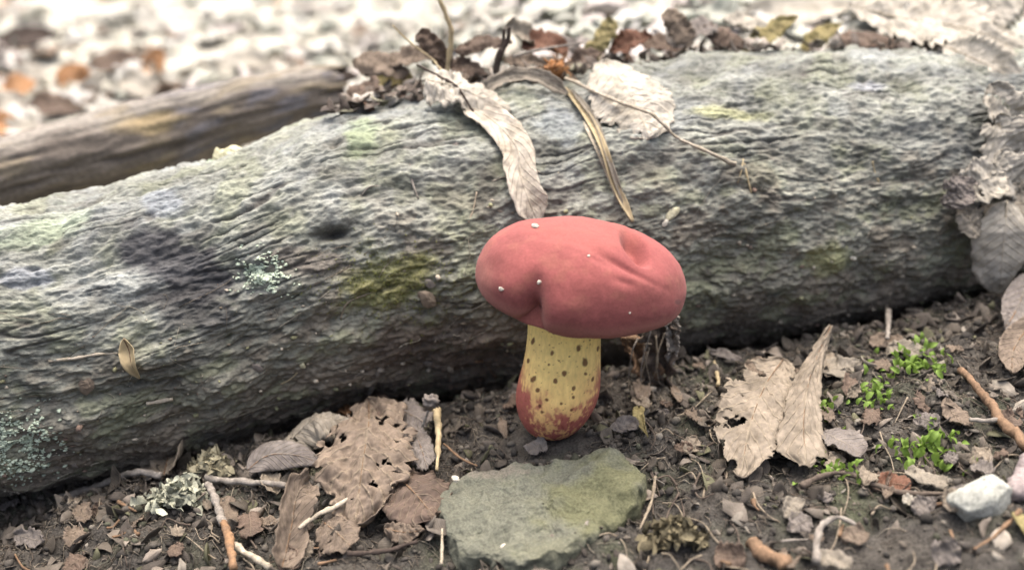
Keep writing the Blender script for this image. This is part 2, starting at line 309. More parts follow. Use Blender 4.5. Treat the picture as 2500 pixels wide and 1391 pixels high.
# ------------------------------------------------------------------ the mushroom
CAPC = np.array([2.03, -.1, 5.54]); BASE = np.array([1.24, .1, .0])
prof = catmull([(0, 1.50), (.7, 1.48), (1.5, 1.36), (2.15, 1.08), (2.62, .66), (2.9, .1), (2.98, -.4), (2.88, -.82), (2.55, -1.08), (2.15, -1.06), (1.9, -.9)], 230)
nth = 360; th = np.linspace(0, 2 * math.pi, nth, endpoint=False); rr = np.repeat(prof[:, 0], nth); zz = np.repeat(prof[:, 1], nth); TH = np.tile(th, len(prof))
def rot(V, ax, deg):
    a = math.radians(deg); c_, s_ = math.cos(a), math.sin(a)
    Mx = np.array([[1, 0, 0], [0, c_, -s_], [0, s_, c_]]) if ax == 'x' else np.array([[c_, 0, s_], [0, 1, 0], [-s_, 0, c_]]) if ax == 'y' else np.array([[c_, -s_, 0], [s_, c_, 0], [0, 0, 1]])
    return V @ Mx.T
lob = 1 + .025 * np.sin(2 * TH + 1) + .02 * np.sin(3 * TH + .4) * sst(.5, 2.5, rr)
V = np.stack([rr * np.cos(TH) * lob * 1.01, rr * np.sin(TH) * lob * .78, zz * .9], 1)
V[:, 2] += .05 * fbm(V * .6, 2, seed=30) * sst(0, 1, rr)
def capx(V): return rot(rot(V, 'x', 3), 'y', 8.5) + CAPC
V = capx(V); Fc = grid_faces(len(prof), nth, True)
def vnorm(V, F):
    n = np.zeros_like(V); fn = np.cross(V[F[:, 2]] - V[F[:, 0]], V[F[:, 3]] - V[F[:, 1]])
    for k in range(4): np.add.at(n, F[:, k], fn)
    return nrm(n)
N = vnorm(V, Fc)
if ((V - CAPC) * N).sum() < 0: N = -N; Fc = Fc[:, ::-1]
px, py, _ = proj(V); fr = sst(.25, -.1, N @ FWD)
d = -.5 * sst(.2, .75, blob(px, py, 1553, 604, 50, 25, 52)) - .10 * blob(px, py, 1585, 630, 40, 30, 40) - .10 * blob(px, py, 1520, 652, 72, 8, 28) - .04 * blob(px, py, 1465, 640, 45, 9, 25) - .04 * blob(px, py, 1525, 690, 26, 9, 20) + .05 * blob(px, py, 1490, 610, 60, 25, 25)
d += -.07 * blob(px, py, 1330, 600, 45, 60, 0) + .06 * blob(px, py, 1440, 690, 90, 60) 
d += -.62 * blob(px, py, 1296, 780, 24, 50, 0) - .20 * blob(px, py, 1306, 705, 24, 50, 0) + .16 * blob(px, py, 1385, 765, 55, 55) + .10 * blob(px, py, 1230, 700, 50, 45)
V = V + N * (d * fr)[:, None] + N * (.012 * fbm(V * 2.2, 2, seed=31))[:, None]
cn = fbm(V * .8, 3, seed=32); cf = fbm(V * 9, 2, seed=33)
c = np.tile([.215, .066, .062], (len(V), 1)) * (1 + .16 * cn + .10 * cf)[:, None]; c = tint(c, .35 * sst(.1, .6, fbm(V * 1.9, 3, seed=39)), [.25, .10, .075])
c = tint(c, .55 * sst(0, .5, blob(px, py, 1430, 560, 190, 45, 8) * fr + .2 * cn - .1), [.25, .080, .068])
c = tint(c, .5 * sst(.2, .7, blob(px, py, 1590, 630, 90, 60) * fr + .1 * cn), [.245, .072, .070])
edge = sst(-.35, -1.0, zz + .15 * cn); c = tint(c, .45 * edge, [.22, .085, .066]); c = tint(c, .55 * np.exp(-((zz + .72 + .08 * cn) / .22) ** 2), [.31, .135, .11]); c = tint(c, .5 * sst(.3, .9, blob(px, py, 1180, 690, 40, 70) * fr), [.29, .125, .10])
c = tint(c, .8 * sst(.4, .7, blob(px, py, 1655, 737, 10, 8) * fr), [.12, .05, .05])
CAPV, CAPN, CAPPX = V, N, np.stack([px, py], 1)
mush = add('mushroom', None, label='red capped mushroom with yellow red-flushed stem growing before the log', cat='mushroom', loc=BASE - [0, 0, .2])
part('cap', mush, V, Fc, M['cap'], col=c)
pp = catmull([(2.0, -.98), (1.7, -.72), (1.3, -.55), (.7, -.5)], 14); rr = np.repeat(pp[:, 0], 120); zz = np.repeat(pp[:, 1], 120); TH = np.tile(np.linspace(0, 2 * math.pi, 120, endpoint=False), 14)
part('pore_surface', mush, capx(np.stack([rr * np.cos(TH), rr * np.sin(TH) * .80, zz * .9], 1)), grid_faces(14, 120, True), M['pores'])
# stem: profile fitted as (height 0..1, radius)
hs = np.linspace(0, 1, 260); spr = np.interp(hs, [0, .03, .08, .16, .25, .33, .42, .55, .7, .85, 1], [.1, .55, .84, 1.08, 1.21, 1.25, 1.22, 1.15, 1.09, 1.07, 1.12])
spr = np.convolve(np.pad(spr, 9, mode='edge'), np.ones(19) / 19, 'valid'); spr[0] = .05
top = CAPC + [-.42, .0, -.45]; bot = BASE + [-.04, 0, -.15]; mid = (top + bot) / 2 + [-.02, -.03, 0]
ax = catmull([bot, mid, top], 260); ax[:, 0] += .10 * np.sin(hs * math.pi) ** 2
th = np.linspace(0, 2 * math.pi, 260, endpoint=False); TH = np.tile(th, 260); HH = np.repeat(hs, 260)
V = np.repeat(ax, 260, 0) + np.repeat(spr, 260)[:, None] * np.stack([np.cos(TH), np.sin(TH) * .96, 0 * TH], 1)
nn = np.stack([np.cos(TH), np.sin(TH), 0 * TH], 1); V += nn * (.035 * fbm(V * [.9, .9, .5], 2, seed=34) + .006 * fbm(V * [7, 7, 2], 2, seed=35))[:, None]
px, py, _ = proj(V); fr = (nn @ FWD < .1); cn = fbm(V * 1.3, 3, seed=36); cf = fbm(V * [7, 7, 5], 2, seed=37); cs = fbm(V * [10, 10, 4], 2, seed=38)
c = np.tile([.93, .70, .26], (len(V), 1)) * (1 + .10 * cn + .05 * cf)[:, None]
c = tint(c, .6 * sst(.62, .9, HH + .05 * cn), [.92, .74, .25]); c = tint(c, .35 * sst(.55, .25, HH), [.84, .52, .22])
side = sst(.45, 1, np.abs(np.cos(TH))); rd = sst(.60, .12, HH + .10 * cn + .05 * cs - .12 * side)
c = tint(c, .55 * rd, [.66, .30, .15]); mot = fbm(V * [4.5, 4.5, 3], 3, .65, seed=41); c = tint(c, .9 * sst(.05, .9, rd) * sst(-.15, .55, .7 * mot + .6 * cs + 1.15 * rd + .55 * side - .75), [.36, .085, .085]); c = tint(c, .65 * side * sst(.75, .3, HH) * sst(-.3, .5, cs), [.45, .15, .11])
c = tint(c, .6 * sst(.35, .7, cs) * sst(.55, .2, HH), [.22, .05, .04])
sp = [(1302, 832, 4, 9), (1347, 862, 5, 7), (1413, 850, 7, 8), (1428, 884, 7, 10), (1378, 912, 6, 6), (1430, 912, 4, 4), (1302, 926, 8, 9), (1355, 929, 6, 6), (1312, 952, 5, 5), (1400, 948, 4, 5), (1358, 800, 4, 4), (1352, 812, 4, 4), (1410, 804, 4, 4), (1318, 990, 4, 4), (1400, 970, 4, 4), (1370, 985, 4, 4), (1460, 850, 3, 8), (1447, 925, 3, 6), (1290, 880, 4, 6), (1335, 975, 5, 4), (1323, 1005, 5, 4), (1395, 1000, 4, 4), (1340, 890, 2.5, 3), (1390, 870, 2.5, 2.5), (1365, 880, 2, 2), (1440, 830, 2.5, 2.5)]
for (x, y, a, b_) in sp: c = tint(c, .88 * sst(.3, .7, blob(px, py, x, y, a * 1.1, b_ * 1.15, 15) + .3 * cf) * fr, [.10, .035, .02])
for k in range(46):
    h0, t0 = rng.uniform(.15, .95), rng.uniform(0, math.pi); s = rng.uniform(.02, .05); dd = ((HH - h0) * 5.5 / s / 1.5) ** 2 + (np.arctan2(np.sin(TH - t0), np.cos(TH - t0)) * 1.1 / s / 1.5) ** 2; c = tint(c, .85 * sst(.3, .7, np.exp(-dd)), [.10, .035, .02])
for k in range(330):
    h0, t0 = rng.uniform(.1, .95), rng.uniform(0, 2 * math.pi); s = rng.uniform(.010, .024); dd = ((HH - h0) * 5.5 / s / 1.5) ** 2 + (np.arctan2(np.sin(TH - t0), np.cos(TH - t0)) * 1.1 / s / 1.5) ** 2; c = tint(c, .6 * sst(.3, .7, np.exp(-dd)), [.22, .08, .03])
part('stem', mush, V, grid_faces(260, 260, True)[:, ::-1] if False else grid_faces(260, 260, True), M['stem'], col=c)

# ------------------------------------------------------------------ builders for leaves, twigs, stones
def ribbon(pts, width, nrmls, shape='leaf', serr=(0, 0), cup=0., wav=.05, seed=0, nu=60, nv=13, ragged=.0, holes=0., twist=0., asym=0.):
    C = catmull(pts, nu); u = np.linspace(0, 1, nu); T = nrm(np.gradient(C, axis=0)); Nn = np.asarray(nrmls, float)
    Nn = np.tile(Nn, (nu, 1)) if Nn.ndim == 1 else catmull(Nn, nu)
    Sd = nrm(np.cross(T, Nn)); Nn = nrm(np.cross(Sd, T))
    if twist:
        a = (u - .5)[:, None] * twist; Sd, Nn = Sd * np.cos(a) + Nn * np.sin(a), Nn * np.cos(a) - Sd * np.sin(a)
    w = {'leaf': np.sin(np.pi * np.clip(u, 0, 1) ** .8) ** .75, 'oval': np.sin(np.pi * u) ** .5, 'strip': np.minimum(1, np.minimum(u * 9 + .35, (1 - u) * 7 + .25)), 'blade': np.clip(np.minimum(u * 12 + .3, (1 - u) * 2.2), .03, 1), 'fan': np.clip(.12 + 1.0 * u ** 1.2, 0, 1) * np.clip((1 - u) * 14, .25, 1) , 'chip': np.minimum(1, np.minimum(u * 5 + .5, (1 - u) * 5 + .4))}[shape] * width / 2
    w = np.maximum(w, .012)
    v = np.linspace(-1, 1, nv); UU, VV = np.meshgrid(u, v, indexing='ij'); W = np.repeat(w[:, None], nv, 1).copy()
    for s in (-1, 1):
        e = fbm(np.stack([u * 9 + seed, 0 * u + s * 3, 0 * u + seed], 1), 3) * ragged
        if serr[0]: ph = u * serr[0] + (s > 0) * .37 + .5 * pn(np.stack([u * 5 + seed, 0 * u + s, 0 * u], 1)); e = e + serr[1] * ((ph % 1) - .5) * (1 + 1.1 * pn(np.stack([np.floor(ph) * .71 + seed, 0 * u + s * 2.3, 0 * u + .5], 1)))
        W *= 1 + e[:, None] * (np.sign(VV) == s) * np.abs(VV) ** 2
    if asym: W *= 1 + asym * VV
    q = np.stack([UU * 3 + seed * 3.1, VV * 1.3, 0 * UU + seed], -1).reshape(-1, 3)
    hgt = cup * VV ** 2 * W + (wav * fbm(q, 2)).reshape(nu, nv) * (.35 + np.abs(VV)) + .55 * wav * fbm(q * 3.6, 3, .6).reshape(nu, nv)
    P = C[:, None] + Sd[:, None] * (VV * W)[..., None] + Nn[:, None] * hgt[..., None]
    F = grid_faces(nu, nv)
    if holes:
        fc = P.reshape(-1, 3)[F].mean(1); k = fbm(fc * 1.9 + seed, 3) + .55 * np.abs(VV.ravel()[F].mean(1)) ** 3 + .35 * np.abs(2 * UU.ravel()[F].mean(1) - 1) ** 6; F = F[k < 1.12 - 2.2 * holes]
    return P.reshape(-1, 3), F, np.stack([UU.ravel(), (VV.ravel() + 1) / 2], 1), C
def solid(o, t=.02):
    m = o.modifiers.new('thickness', 'SOLIDIFY'); m.thickness = t * CM; m.offset = 0; return o
def tubeVF(pts, radii, nseg=9, n=None, rough=.12, seed=0):
    n = n or max(6, len(pts) * 9); C = catmull(pts, n); r = np.interp(np.linspace(0, 1, n), np.linspace(0, 1, len(np.atleast_1d(radii))), np.atleast_1d(radii)) if np.ndim(radii) else np.full(n, radii)
    C = C + fbm(C * 1.1 + seed, 2)[:, None] * r[:, None] * .4 * np.array([1, .5, 1])
    T = nrm(np.gradient(C, axis=0)); ref = np.array([.31, .22, .93]); A = nrm(np.cross(T, ref)); B = np.cross(T, A); t = np.linspace(0, 2 * math.pi, nseg, endpoint=False)
    P = C[:, None] + (A[:, None] * np.cos(t)[None, :, None] + B[:, None] * np.sin(t)[None, :, None]) * r[:, None, None]
    q = P.reshape(-1, 3); q = np.repeat(C, nseg, 0) + (q - np.repeat(C, nseg, 0)) * (1 + rough * 2 * fbm(q * 4 + seed, 2))[:, None]
    F = [tuple(f) for f in grid_faces(n, nseg, True)] + [tuple(range(nseg))[::-1], tuple((n - 1) * nseg + np.arange(nseg))]
    return q, F
_sd = [100]
def leaf(name, label, pts, width, mt, n=(0, 0, 1), group=None, petiole=None, midrib=.035, cat='leaf', thick=.02, **k):
    _sd[0] += 1; V, F, uv, C = ribbon(pts, width, n, seed=_sd[0], **k)
    if not midrib and petiole is None:
        o = thing(name, V, F, M[mt], label, cat, group, uv=uv); return solid(o, thick)
    base = C[0].copy(); base[2] = V[:, 2].min(); r = add(name, None, label=label, cat=cat, group=group, loc=base)
    solid(part('blade', r, V, F, M[mt], uv=uv), thick)
    if midrib: a, b = tubeVF(C[::6] , [midrib, midrib * .3], 6, 26); part('midrib', r, a, b, M['twig_pale' if mt in ('leaf_pale', 'leaf_cream', 'strip') else 'twig_brown'])
    if petiole is not None: a, b = tubeVF([C[0]] + list(petiole), [midrib * 1.2 + .01, midrib + .015], 6); part('petiole', r, a, b, M['twig_brown'])
    return r
def twig(name, label, pts, radii, mt, group=None, cat='twig', **k):
    _sd[0] += 1; k.setdefault('rough', .28); V, F = tubeVF(pts, radii, seed=_sd[0], **k); return thing(name, V, F, M[mt], label, cat, group)
def lumpVF(c, rx, ry, rz, seed, res=(14, 20), rough=.25, freq=1.2, facet=0.):
    t = np.linspace(.02, math.pi - .02, res[0]); p = np.linspace(0, 2 * math.pi, res[1], endpoint=False); T, Pp = np.meshgrid(t, p, indexing='ij')
    d = np.stack([np.sin(T) * np.cos(Pp), np.sin(T) * np.sin(Pp), np.cos(T)], -1).reshape(-1, 3)
    r = 1 + rough * fbm(d * freq + seed, 3)
    if facet:
        fn = nrm(np.random.default_rng(int(seed)).normal(size=(14, 3))); lim = .78 / np.maximum(d @ fn.T, 1e-3); r = np.minimum(r, lim.min(1) * (1 + .03 * fbm(d * 3 + seed, 2)))
    F = [tuple(f) for f in grid_faces(res[0], res[1], True)] + [tuple(range(res[1])), tuple((res[0] - 1) * res[1] + np.arange(res[1]))[::-1]]
    return d * r[:, None] * [rx, ry, rz] + c, F
def stone_from_outline(poly, cen, base_lift, thick, seed, dome=.25):
    cpt = S(*cen, 0, 'ground'); pl = np.array([S(x, y, 0, 'ground') for x, y in poly]); rel = pl[:, :2] - cpt[:2]; ang = np.arctan2(rel[:, 1], rel[:, 0]); rd = np.hypot(rel[:, 0], rel[:, 1]); o = np.argsort(ang); ang, rd = ang[o], rd[o]
    n, m = 70, 260; th = np.linspace(-math.pi, math.pi, m, endpoint=False); rb = np.interp(th, np.concatenate([ang - 2 * math.pi, ang, ang + 2 * math.pi]), np.tile(rd, 3)); k = np.ones(3) / 3; rb = np.convolve(np.pad(rb, 1, mode='wrap'), k, 'valid')
    s = np.concatenate([np.linspace(.01, .955, n - 22), .955 + .045 * np.sin(np.linspace(0, math.pi / 2, 12))[1:], np.full(11, 1.0)]); zt = np.concatenate([thick * (1 + dome * (1 - np.linspace(.01, .955, n - 22) ** 2)), thick - .16 * (1 - np.cos(np.linspace(0, math.pi / 2, 12)))[1:], np.linspace(thick - .22, -.5, 11)])
    Rr = s[:, None] * rb[None]; Xs = cpt[0] + Rr * np.cos(th); Ys = cpt[1] + Rr * np.sin(th); g = float(G(cpt[0], cpt[1])); Zs = g + base_lift + zt[:, None] + 0 * Xs + .05 * (Ys - cpt[1]) + .13 * (Xs - cpt[0])
    V = np.stack([Xs.ravel(), Ys.ravel(), Zs.ravel()], 1); tr = fbm(V * [.9, .9, 0], 3, seed=seed + 2); tr = .5 * tr + .5 * (np.floor(tr * 4 + .4 * fbm(V * 4, 2, seed=seed + 7)) / 4); V += np.stack([.12 * fbm(V * 1.6, 3, .6, seed=seed), .12 * fbm(V * 1.6, 3, .6, seed=seed + 1), .26 * tr + .035 * fbm(V * 5, 3, .6, seed=seed + 3)], 1)
    return V, grid_faces(len(s), m, True)

# ------------------------------------------------------------------ stones
poly = [(1075, 1195), (1140, 1160), (1300, 1142), (1400, 1118), (1480, 1105), (1540, 1125), (1578, 1165), (1560, 1225), (1480, 1285), (1400, 1340), (1290, 1385), (1240, 1378), (1200, 1350), (1130, 1352), (1095, 1290)]
poly2 = [(x, y + 28) for x, y in poly]            # outline is at the raised top edge; footprint lies lower in view
V, F = stone_from_outline(poly2, (1320, 1275), -.12, .6, 40)
px, py, _ = proj(V); cn = fbm(V * 1.2, 3, seed=44); cf = fbm(V * 4, 3, seed=45)
V[:, 2] += .22 * sst(-10, 10, 1500 + .35 * (py - 1200) - 60 - px) * 0 + .20 * blob(px, py, 1500, 1170, 90, 60) - .22 * blob(px, py, 1400, 1235, 60, 30, -30) - .15 * blob(px, py, 1180, 1330, 50, 30) - .15 * blob(px, py, 1505, 1143, 35, 9)
c = np.tile([.125, .130, .100], (len(V), 1)) * (1 + .18 * cn + .12 * cf)[:, None]; c = tint(c, .7 * sst(.1, .7, blob(px, py, 1480, 1220, 140, 90) + .4 * cn), [.105, .108, .05]); c = tint(c, .5 * sst(.2, .8, blob(px, py, 1380, 1345, 130, 40) + .3 * cf), [.12, .122, .08]); c = tint(c, .6 * sst(.4, .9, blob(px, py, 1200, 1150, 120, 25) + .3 * cf), [.17, .15, .125])
thing('stone', V, F[:, ::-1], M['stone'], 'flat olive grey stone tinged with green moss below the mushroom', 'stone', col=c)
p = S(2393, 1262, 0, 'ground'); V, F = lumpVF([0, 0, 0], 1.02, .62, .62, 12, (50, 80), .12, 1.1, facet=1.)
V = rot(rot(V, 'y', -8), 'z', 24) + p + [0, .1, .38]; thing('pebble', V, F, M['pebble'], 'smooth pale grey faceted pebble on dark soil beside the pinkish stick', 'pebble', smooth=True)
def chip(name, label, p, s, mt, cat, group=None, flat=.6, seed=0, facet=1., res=(12, 16), n=None):
    V, F = lumpVF([0, 0, 0], s, s * .7, s * flat, seed or _sd[0], res, .45, 1.9, facet); _sd[0] += 1; V = rot(V, 'z', rng.uniform(0, 180))
    if n is not None: A = nrm(np.cross(n, [1, .2, .1])); V = V @ np.stack([A, np.cross(n, A), n])
    return thing(name, V + p, F, M[mt], label, cat, group, smooth=False)
chip('stone_chip', 'tiny cream stone chip resting on the flat mossy stone', S(1112, 1243, .0, 'ground') + [0, .35, .62], .16, 'grit', 'stone chip', flat=.7)
chip('stone_chip', 'tiny white stone chip at the lower tip of the flat mossy stone', S(1232, 1360, .25, 'ground'), .13, 'grit', 'stone chip')
def on_cap(x, y): d2 = (CAPPX[:, 0] - x) ** 2 + (CAPPX[:, 1] - y) ** 2 + np.where(CAPN @ FWD < 0, 0, 1e9); i = int(np.argmin(d2)); return CAPV[i], CAPN[i]
for x, y, s, lb in ((1307, 552, .14, 'curved white shell-like flake on top of the red cap'), (1228, 703, .085, 'pale green-grey grit crumb on the left lobe of the red cap'), (1312, 687, .075, 'small grey grit crumb above the notch of the red cap'), (1438, 625, .05, 'minute grey grain at the end of the cap crease'), (1538, 763, .04, 'minute pinkish grain low on the front of the red cap')):
    p, n = on_cap(x, y); chip('grit_crumb', lb, p + n * s * .25, s, 'grit', 'grit', flat=.5, n=n)

# ------------------------------------------------------------------ loose leaves, blades and twigs on the log
UP = np.array([0, 0, 1.]); TOWARD = nrm(np.array([0, -.75, .65]))
def LP(*q, lift=.06): return [SL(x, y, lift) for x, y in q]
def GP(*q, lift=.12): return [S(x, y, lift, 'ground') for x, y in q]
def LN(*q): return [on_log(x, y)[1] for x, y in q]
# the long torn strip that hangs over the log towards the cap
q_ = [(1130, 268), (1205, 300), (1262, 365), (1270, 430), (1290, 490), (1312, 545)]
leaf('leaf_strip', 'long torn pale leaf strip hanging over the log down to the cap', LP(*q_, lift=.22), 1.05, 'strip', LN(*q_), shape='strip', ragged=.14, cup=.35, wav=.10, midrib=.03, twist=.5, nu=90)
q_ = [(1040, 165), (1090, 205), (1150, 240), (1235, 262)]
leaf('crumpled_leaf', 'crumpled cream leaf on the log crest joined by a dark twig', [SL(1045, 262, .9), SL(1090, 262, .75), SL(1150, 262, .55), SL(1240, 280, .25)], 1.5, 'leaf_cream', (0, -.5, .85), shape='chip', ragged=.4, wav=.22, cup=-.3, midrib=0.03, nu=70)
twig('twig', 'thin dark twig lying along the crumpled cream leaf', [SL(1020, 250, 1.3), SL(1075, 255, .95), SL(1120, 265, .65), SL(1160, 285, .25)], [.05, .035], 'twig_dark')
q_ = [(1185, 225), (1250, 222), (1320, 225), (1385, 240)]
leaf('curled_leaf_edge', 'arched narrow brown leaf edge on the crest between the pale leaves', [SL(1180, 235, .15), SL(1240, 225, .5), SL(1310, 225, .5), SL(1385, 240, .3)], .5, 'leaf_pale', (0, -.8, .6), shape='strip', ragged=.3, wav=.08, cup=.5, midrib=0)
# broad pale leaf
q_ = [(1470, 190), (1530, 235), (1575, 290), (1600, 355)]
leaf('broad_leaf', 'broad pale dry leaf lying flat over the log crest under the thin petiole', [SL(1475, 185, .6), SL(1525, 235, .42), SL(1560, 285, .3), SL(1585, 350, .12)], 2.75, 'leaf_cream', LN(*q_), shape='oval', serr=(13, .09), ragged=.12, cup=-.12, wav=.12, holes=.08, midrib=.02, nu=140, nv=31)
twig('leaf_petiole', 'long orange-brown petiole with a swollen pale tip across the broad pale leaf', [SL(1378, 215, .55), SL(1480, 262, .72), SL(1580, 312, .6), SL(1650, 348, .42), SL(1720, 385, .3), SL(1770, 400, .28), SL(1792, 406, .25)], [.07, .055, .06, .055, .05, .06, .085, .05], 'twig_pale', cat='petiole')
for k, (pts, wd, mt, lb) in enumerate([([(1378, 215), (1430, 280), (1470, 370), (1500, 450), (1545, 540)], .26, 'straw', 'straw-coloured grass blade bending down the log to the back of the cap'),
        ([(1395, 222), (1450, 300), (1480, 380), (1512, 470), (1540, 545)], .17, 'leaf_pale', 'narrow pale grass blade lying against the straw-coloured blade'),
        ([(1425, 300), (1455, 370), (1485, 430), (1510, 490)], .10, 'twig_pale', 'short split grass fibre beside the two bent blades')]):
    leaf('dry_grass', lb, LP(*pts, lift=.2 - .04 * k), wd, mt, LN(*pts), shape='strip', wav=.03, cup=.6, midrib=0, cat='dry grass', nv=7)
# things standing on the crest
yc = lambda x: float(S(x, 215)[1])
b0 = SL(1092, 245, 0); yb = b0[1] + 1.2
twig('dry_grass', 'pale upright grass stem rising from the litter on the log crest', [D(1092, 175, yb), D(1101, 90, yb), D(1090, 40, yb), D(1066, -12, yb), D(1040, -60, yb)], [.09, .085, .07, .05], 'straw', cat='dry grass')
twig('dry_grass', 'thin pale leaning grass stalk beside the upright grass stem', [D(958, 62, yb - .4), D(1010, 112, yb - .4), D(1060, 150, yb - .4), SL(1105, 255, .6)], [.03, .04], 'straw', cat='dry grass')
yb = SL(1215, 228, 0)[1] + .6
r = add('twig_stub', None, label='dark forked twig stub standing upright on the log crest', cat='twig', loc=D(1212, 200, yb))
for nm, pts, rd in (('stalk', [D(1208, 215, yb), D(1216, 150, yb), D(1228, 118, yb)], [.13, .12]), ('fork', [D(1228, 120, yb), D(1240, 95, yb), D(1242, 68, yb)], [.11, .06]), ('fork', [D(1227, 120, yb), D(1229, 98, yb), D(1230, 72, yb)], [.09, .05])):
    a, b = tubeVF(pts, rd, 8, seed=3); part(nm, r, a, b, M['twig_dark'])
yb = SL(1300, 220, 0)[1] + 1.4
twig('twig', 'long thin grey twig slanting along the crest behind the spiky husk', [D(1250, 140, yb), D(1320, 121, yb), D(1430, 103, yb + .5)], [.05, .03], 'twig_grey')
# spiky husk
c0 = SL(1360, 205, .35) + [0, .3, .3]; r = add('spiky_husk', None, label='rust-brown dry spiky seed husk sitting on the log crest', cat='husk', loc=c0 - [0, 0, .4])
V, F = lumpVF(c0, .45, .35, .3, 5, (16, 22), .4, 2.); part('shell', r, V, F, M['husk'])
for k in range(26):
    d = nrm(rng.normal(size=3) + [0, -.3, .5]); a, b = tubeVF([c0 + d * .25, c0 + d * .5 + rng.normal(size=3) * .05, c0 + d * rng.uniform(.6, .8) + rng.normal(size=3) * .12], [.03, .012], 5, 6); part('spine', r, a, b, M['twig_orange' if k % 2 else 'husk'])
# litter lodged along the crest
crest = [(1330, 118, 75, 'leaf_red', 'round red-brown leaf piece sticking up behind the spiky husk', -5, 55), (1540, 110, 75, 'leaf_red', 'rust-red curled leaf piece on the crest beside the olive leaf', 20, 45), (1615, 112, 80, 'leaf_brown', 'dark brown curled leaf lying on the crest right of the rust-red piece', -10, 40),
    (1468, 100, 80, 'leaf_olive', 'upright olive-yellow leaf standing on the log crest', 60, 45), (1180, 115, 95, 'leaf_brown', 'dark brown leaf behind the forked twig stub', 10, 35), (1275, 95, 70, 'leaf_pale', 'small whitish leaf standing right of the forked twig stub', -35, 45),
    (1060, 125, 80, 'leaf_brown', 'brown ragged leaf piece at the foot of the upright grass stem', -50, 35), (1000, 150, 90, 'leaf_tan', 'tan ragged leaf heap piece above the broken branch end', 12, 45), (930, 165, 95, 'leaf_tan', 'crumpled tan leaf just above the broken branch end', -10, 55), (885, 230, 60, 'leaf_brown', 'dark leaf scrap wedged against the broken branch end', 30, 50),
    (960, 205, 75, 'leaf_olive', 'dull olive leaf scrap on the crest left of the cream leaf', 5, 40), (1690, 85, 80, 'leaf_grey', 'grey curled leaf on the crest past the brown leaves', 25, 50), (1770, 95, 80, 'leaf_brown', 'brown leaf with a pale point near the olive tent leaf', -25, 45),
    (1880, 88, 110, 'leaf_olive', 'large olive leaf tented over the right part of the crest', 35, 45), (2005, 92, 80, 'leaf_olive', 'smaller olive leaf tented beside the big serrated cream leaf', 35, 40), (1090, 205, 80, 'leaf_tan', 'small tan scrap under the crumpled cream leaf', 10, 35), (1140, 172, 70, 'leaf_brown', 'brown scrap just left of the forked twig stub', -15, 35), (1430, 150, 70, 'leaf_brown', 'dark brown scrap between the spiky husk and the broad leaf', 25, 35), (1290, 160, 80, 'leaf_tan', 'tan scrap between the forked twig stub and the spiky husk', -8, 30), (1385, 115, 60, 'leaf_grey', 'grey scrap behind the spiky husk', -30, 40),
    (1655, 70, 70, 'leaf_tan', 'tan leaf standing behind the dark brown curled leaf', -55, 40), (1830, 70, 90, 'leaf_cream', 'whitish leaf propped behind the big olive leaf', -20, 45), (2120, 105, 110, 'leaf_brown', 'dark brown leaf in the hollow under the big serrated cream leaf', -8, 50), (2240, 100, 110, 'twig_dark', 'blackish curled sheet standing in for the shade in the hollow under the serrated cream leaf', 10, 45)]  # the blackish sheet is added as the shade of the hollow
for x, y, s, mt, lb, ang, wd in crest:
    yb = float(LOGA[np.argmin(abs(proj(LOGA[:, :3])[0] - x)), 1]) + 1.0 + rng.uniform(0, 2.0); a = math.radians(ang); k = .75
    p0, p1 = D(x - s * k * math.cos(a), y + s * k * math.sin(a), yb), D(x + s * k * math.cos(a), y - s * k * math.sin(a), yb + rng.uniform(-.6, .8)); mm = (p0 + p1) / 2 + [0, 0, .12]
    leaf('dry_leaf', lb, [p0, mm, p1], wd * 1.3 * (yb + 28) / FPX, mt, (rng.normal() * .3, -.55, .8), shape=random.choice(['leaf', 'oval', 'chip']), ragged=.25, wav=.18, cup=rng.uniform(-.5, .6), midrib=0, nu=40, nv=9)
# right hand end: big serrated leaves and rubbish
leaf('serrated_leaf', 'big cream serrated leaf spread over the right end of the log crest', [D(2070, 15, 14.0), D(2230, 50, 13.4), D(2380, 75, 12.6), D(2530, 150, 11.6)], 2.9, 'leaf_cream', (0, -.55, .83), shape='leaf', serr=(19, .38), wav=.22, cup=.12, holes=.1, midrib=.05, nu=150, nv=19, ragged=.1)
leaf('serrated_leaf', 'narrow cream serrated leaf with a rolled edge drooping over the right end of the log', [D(2305, 112, 11.5), D(2370, 140, 10.6), D(2440, 175, 9.9), D(2540, 250, 9.2)], 1.5, 'leaf_cream', (-.2, -.75, .65), shape='leaf', serr=(14, .3), wav=.12, cup=.35, midrib=.04, nu=110)
leaf('serrated_leaf', 'cream leaf pointing up behind the big serrated leaf', [D(2330, 60, 15.0), D(2420, 20, 15.2), D(2520, -30, 15.6)], 2.3, 'leaf_cream', (.1, -.7, .7), shape='leaf', serr=(15, .3), wav=.25, cup=-.2, midrib=.04, nu=100)
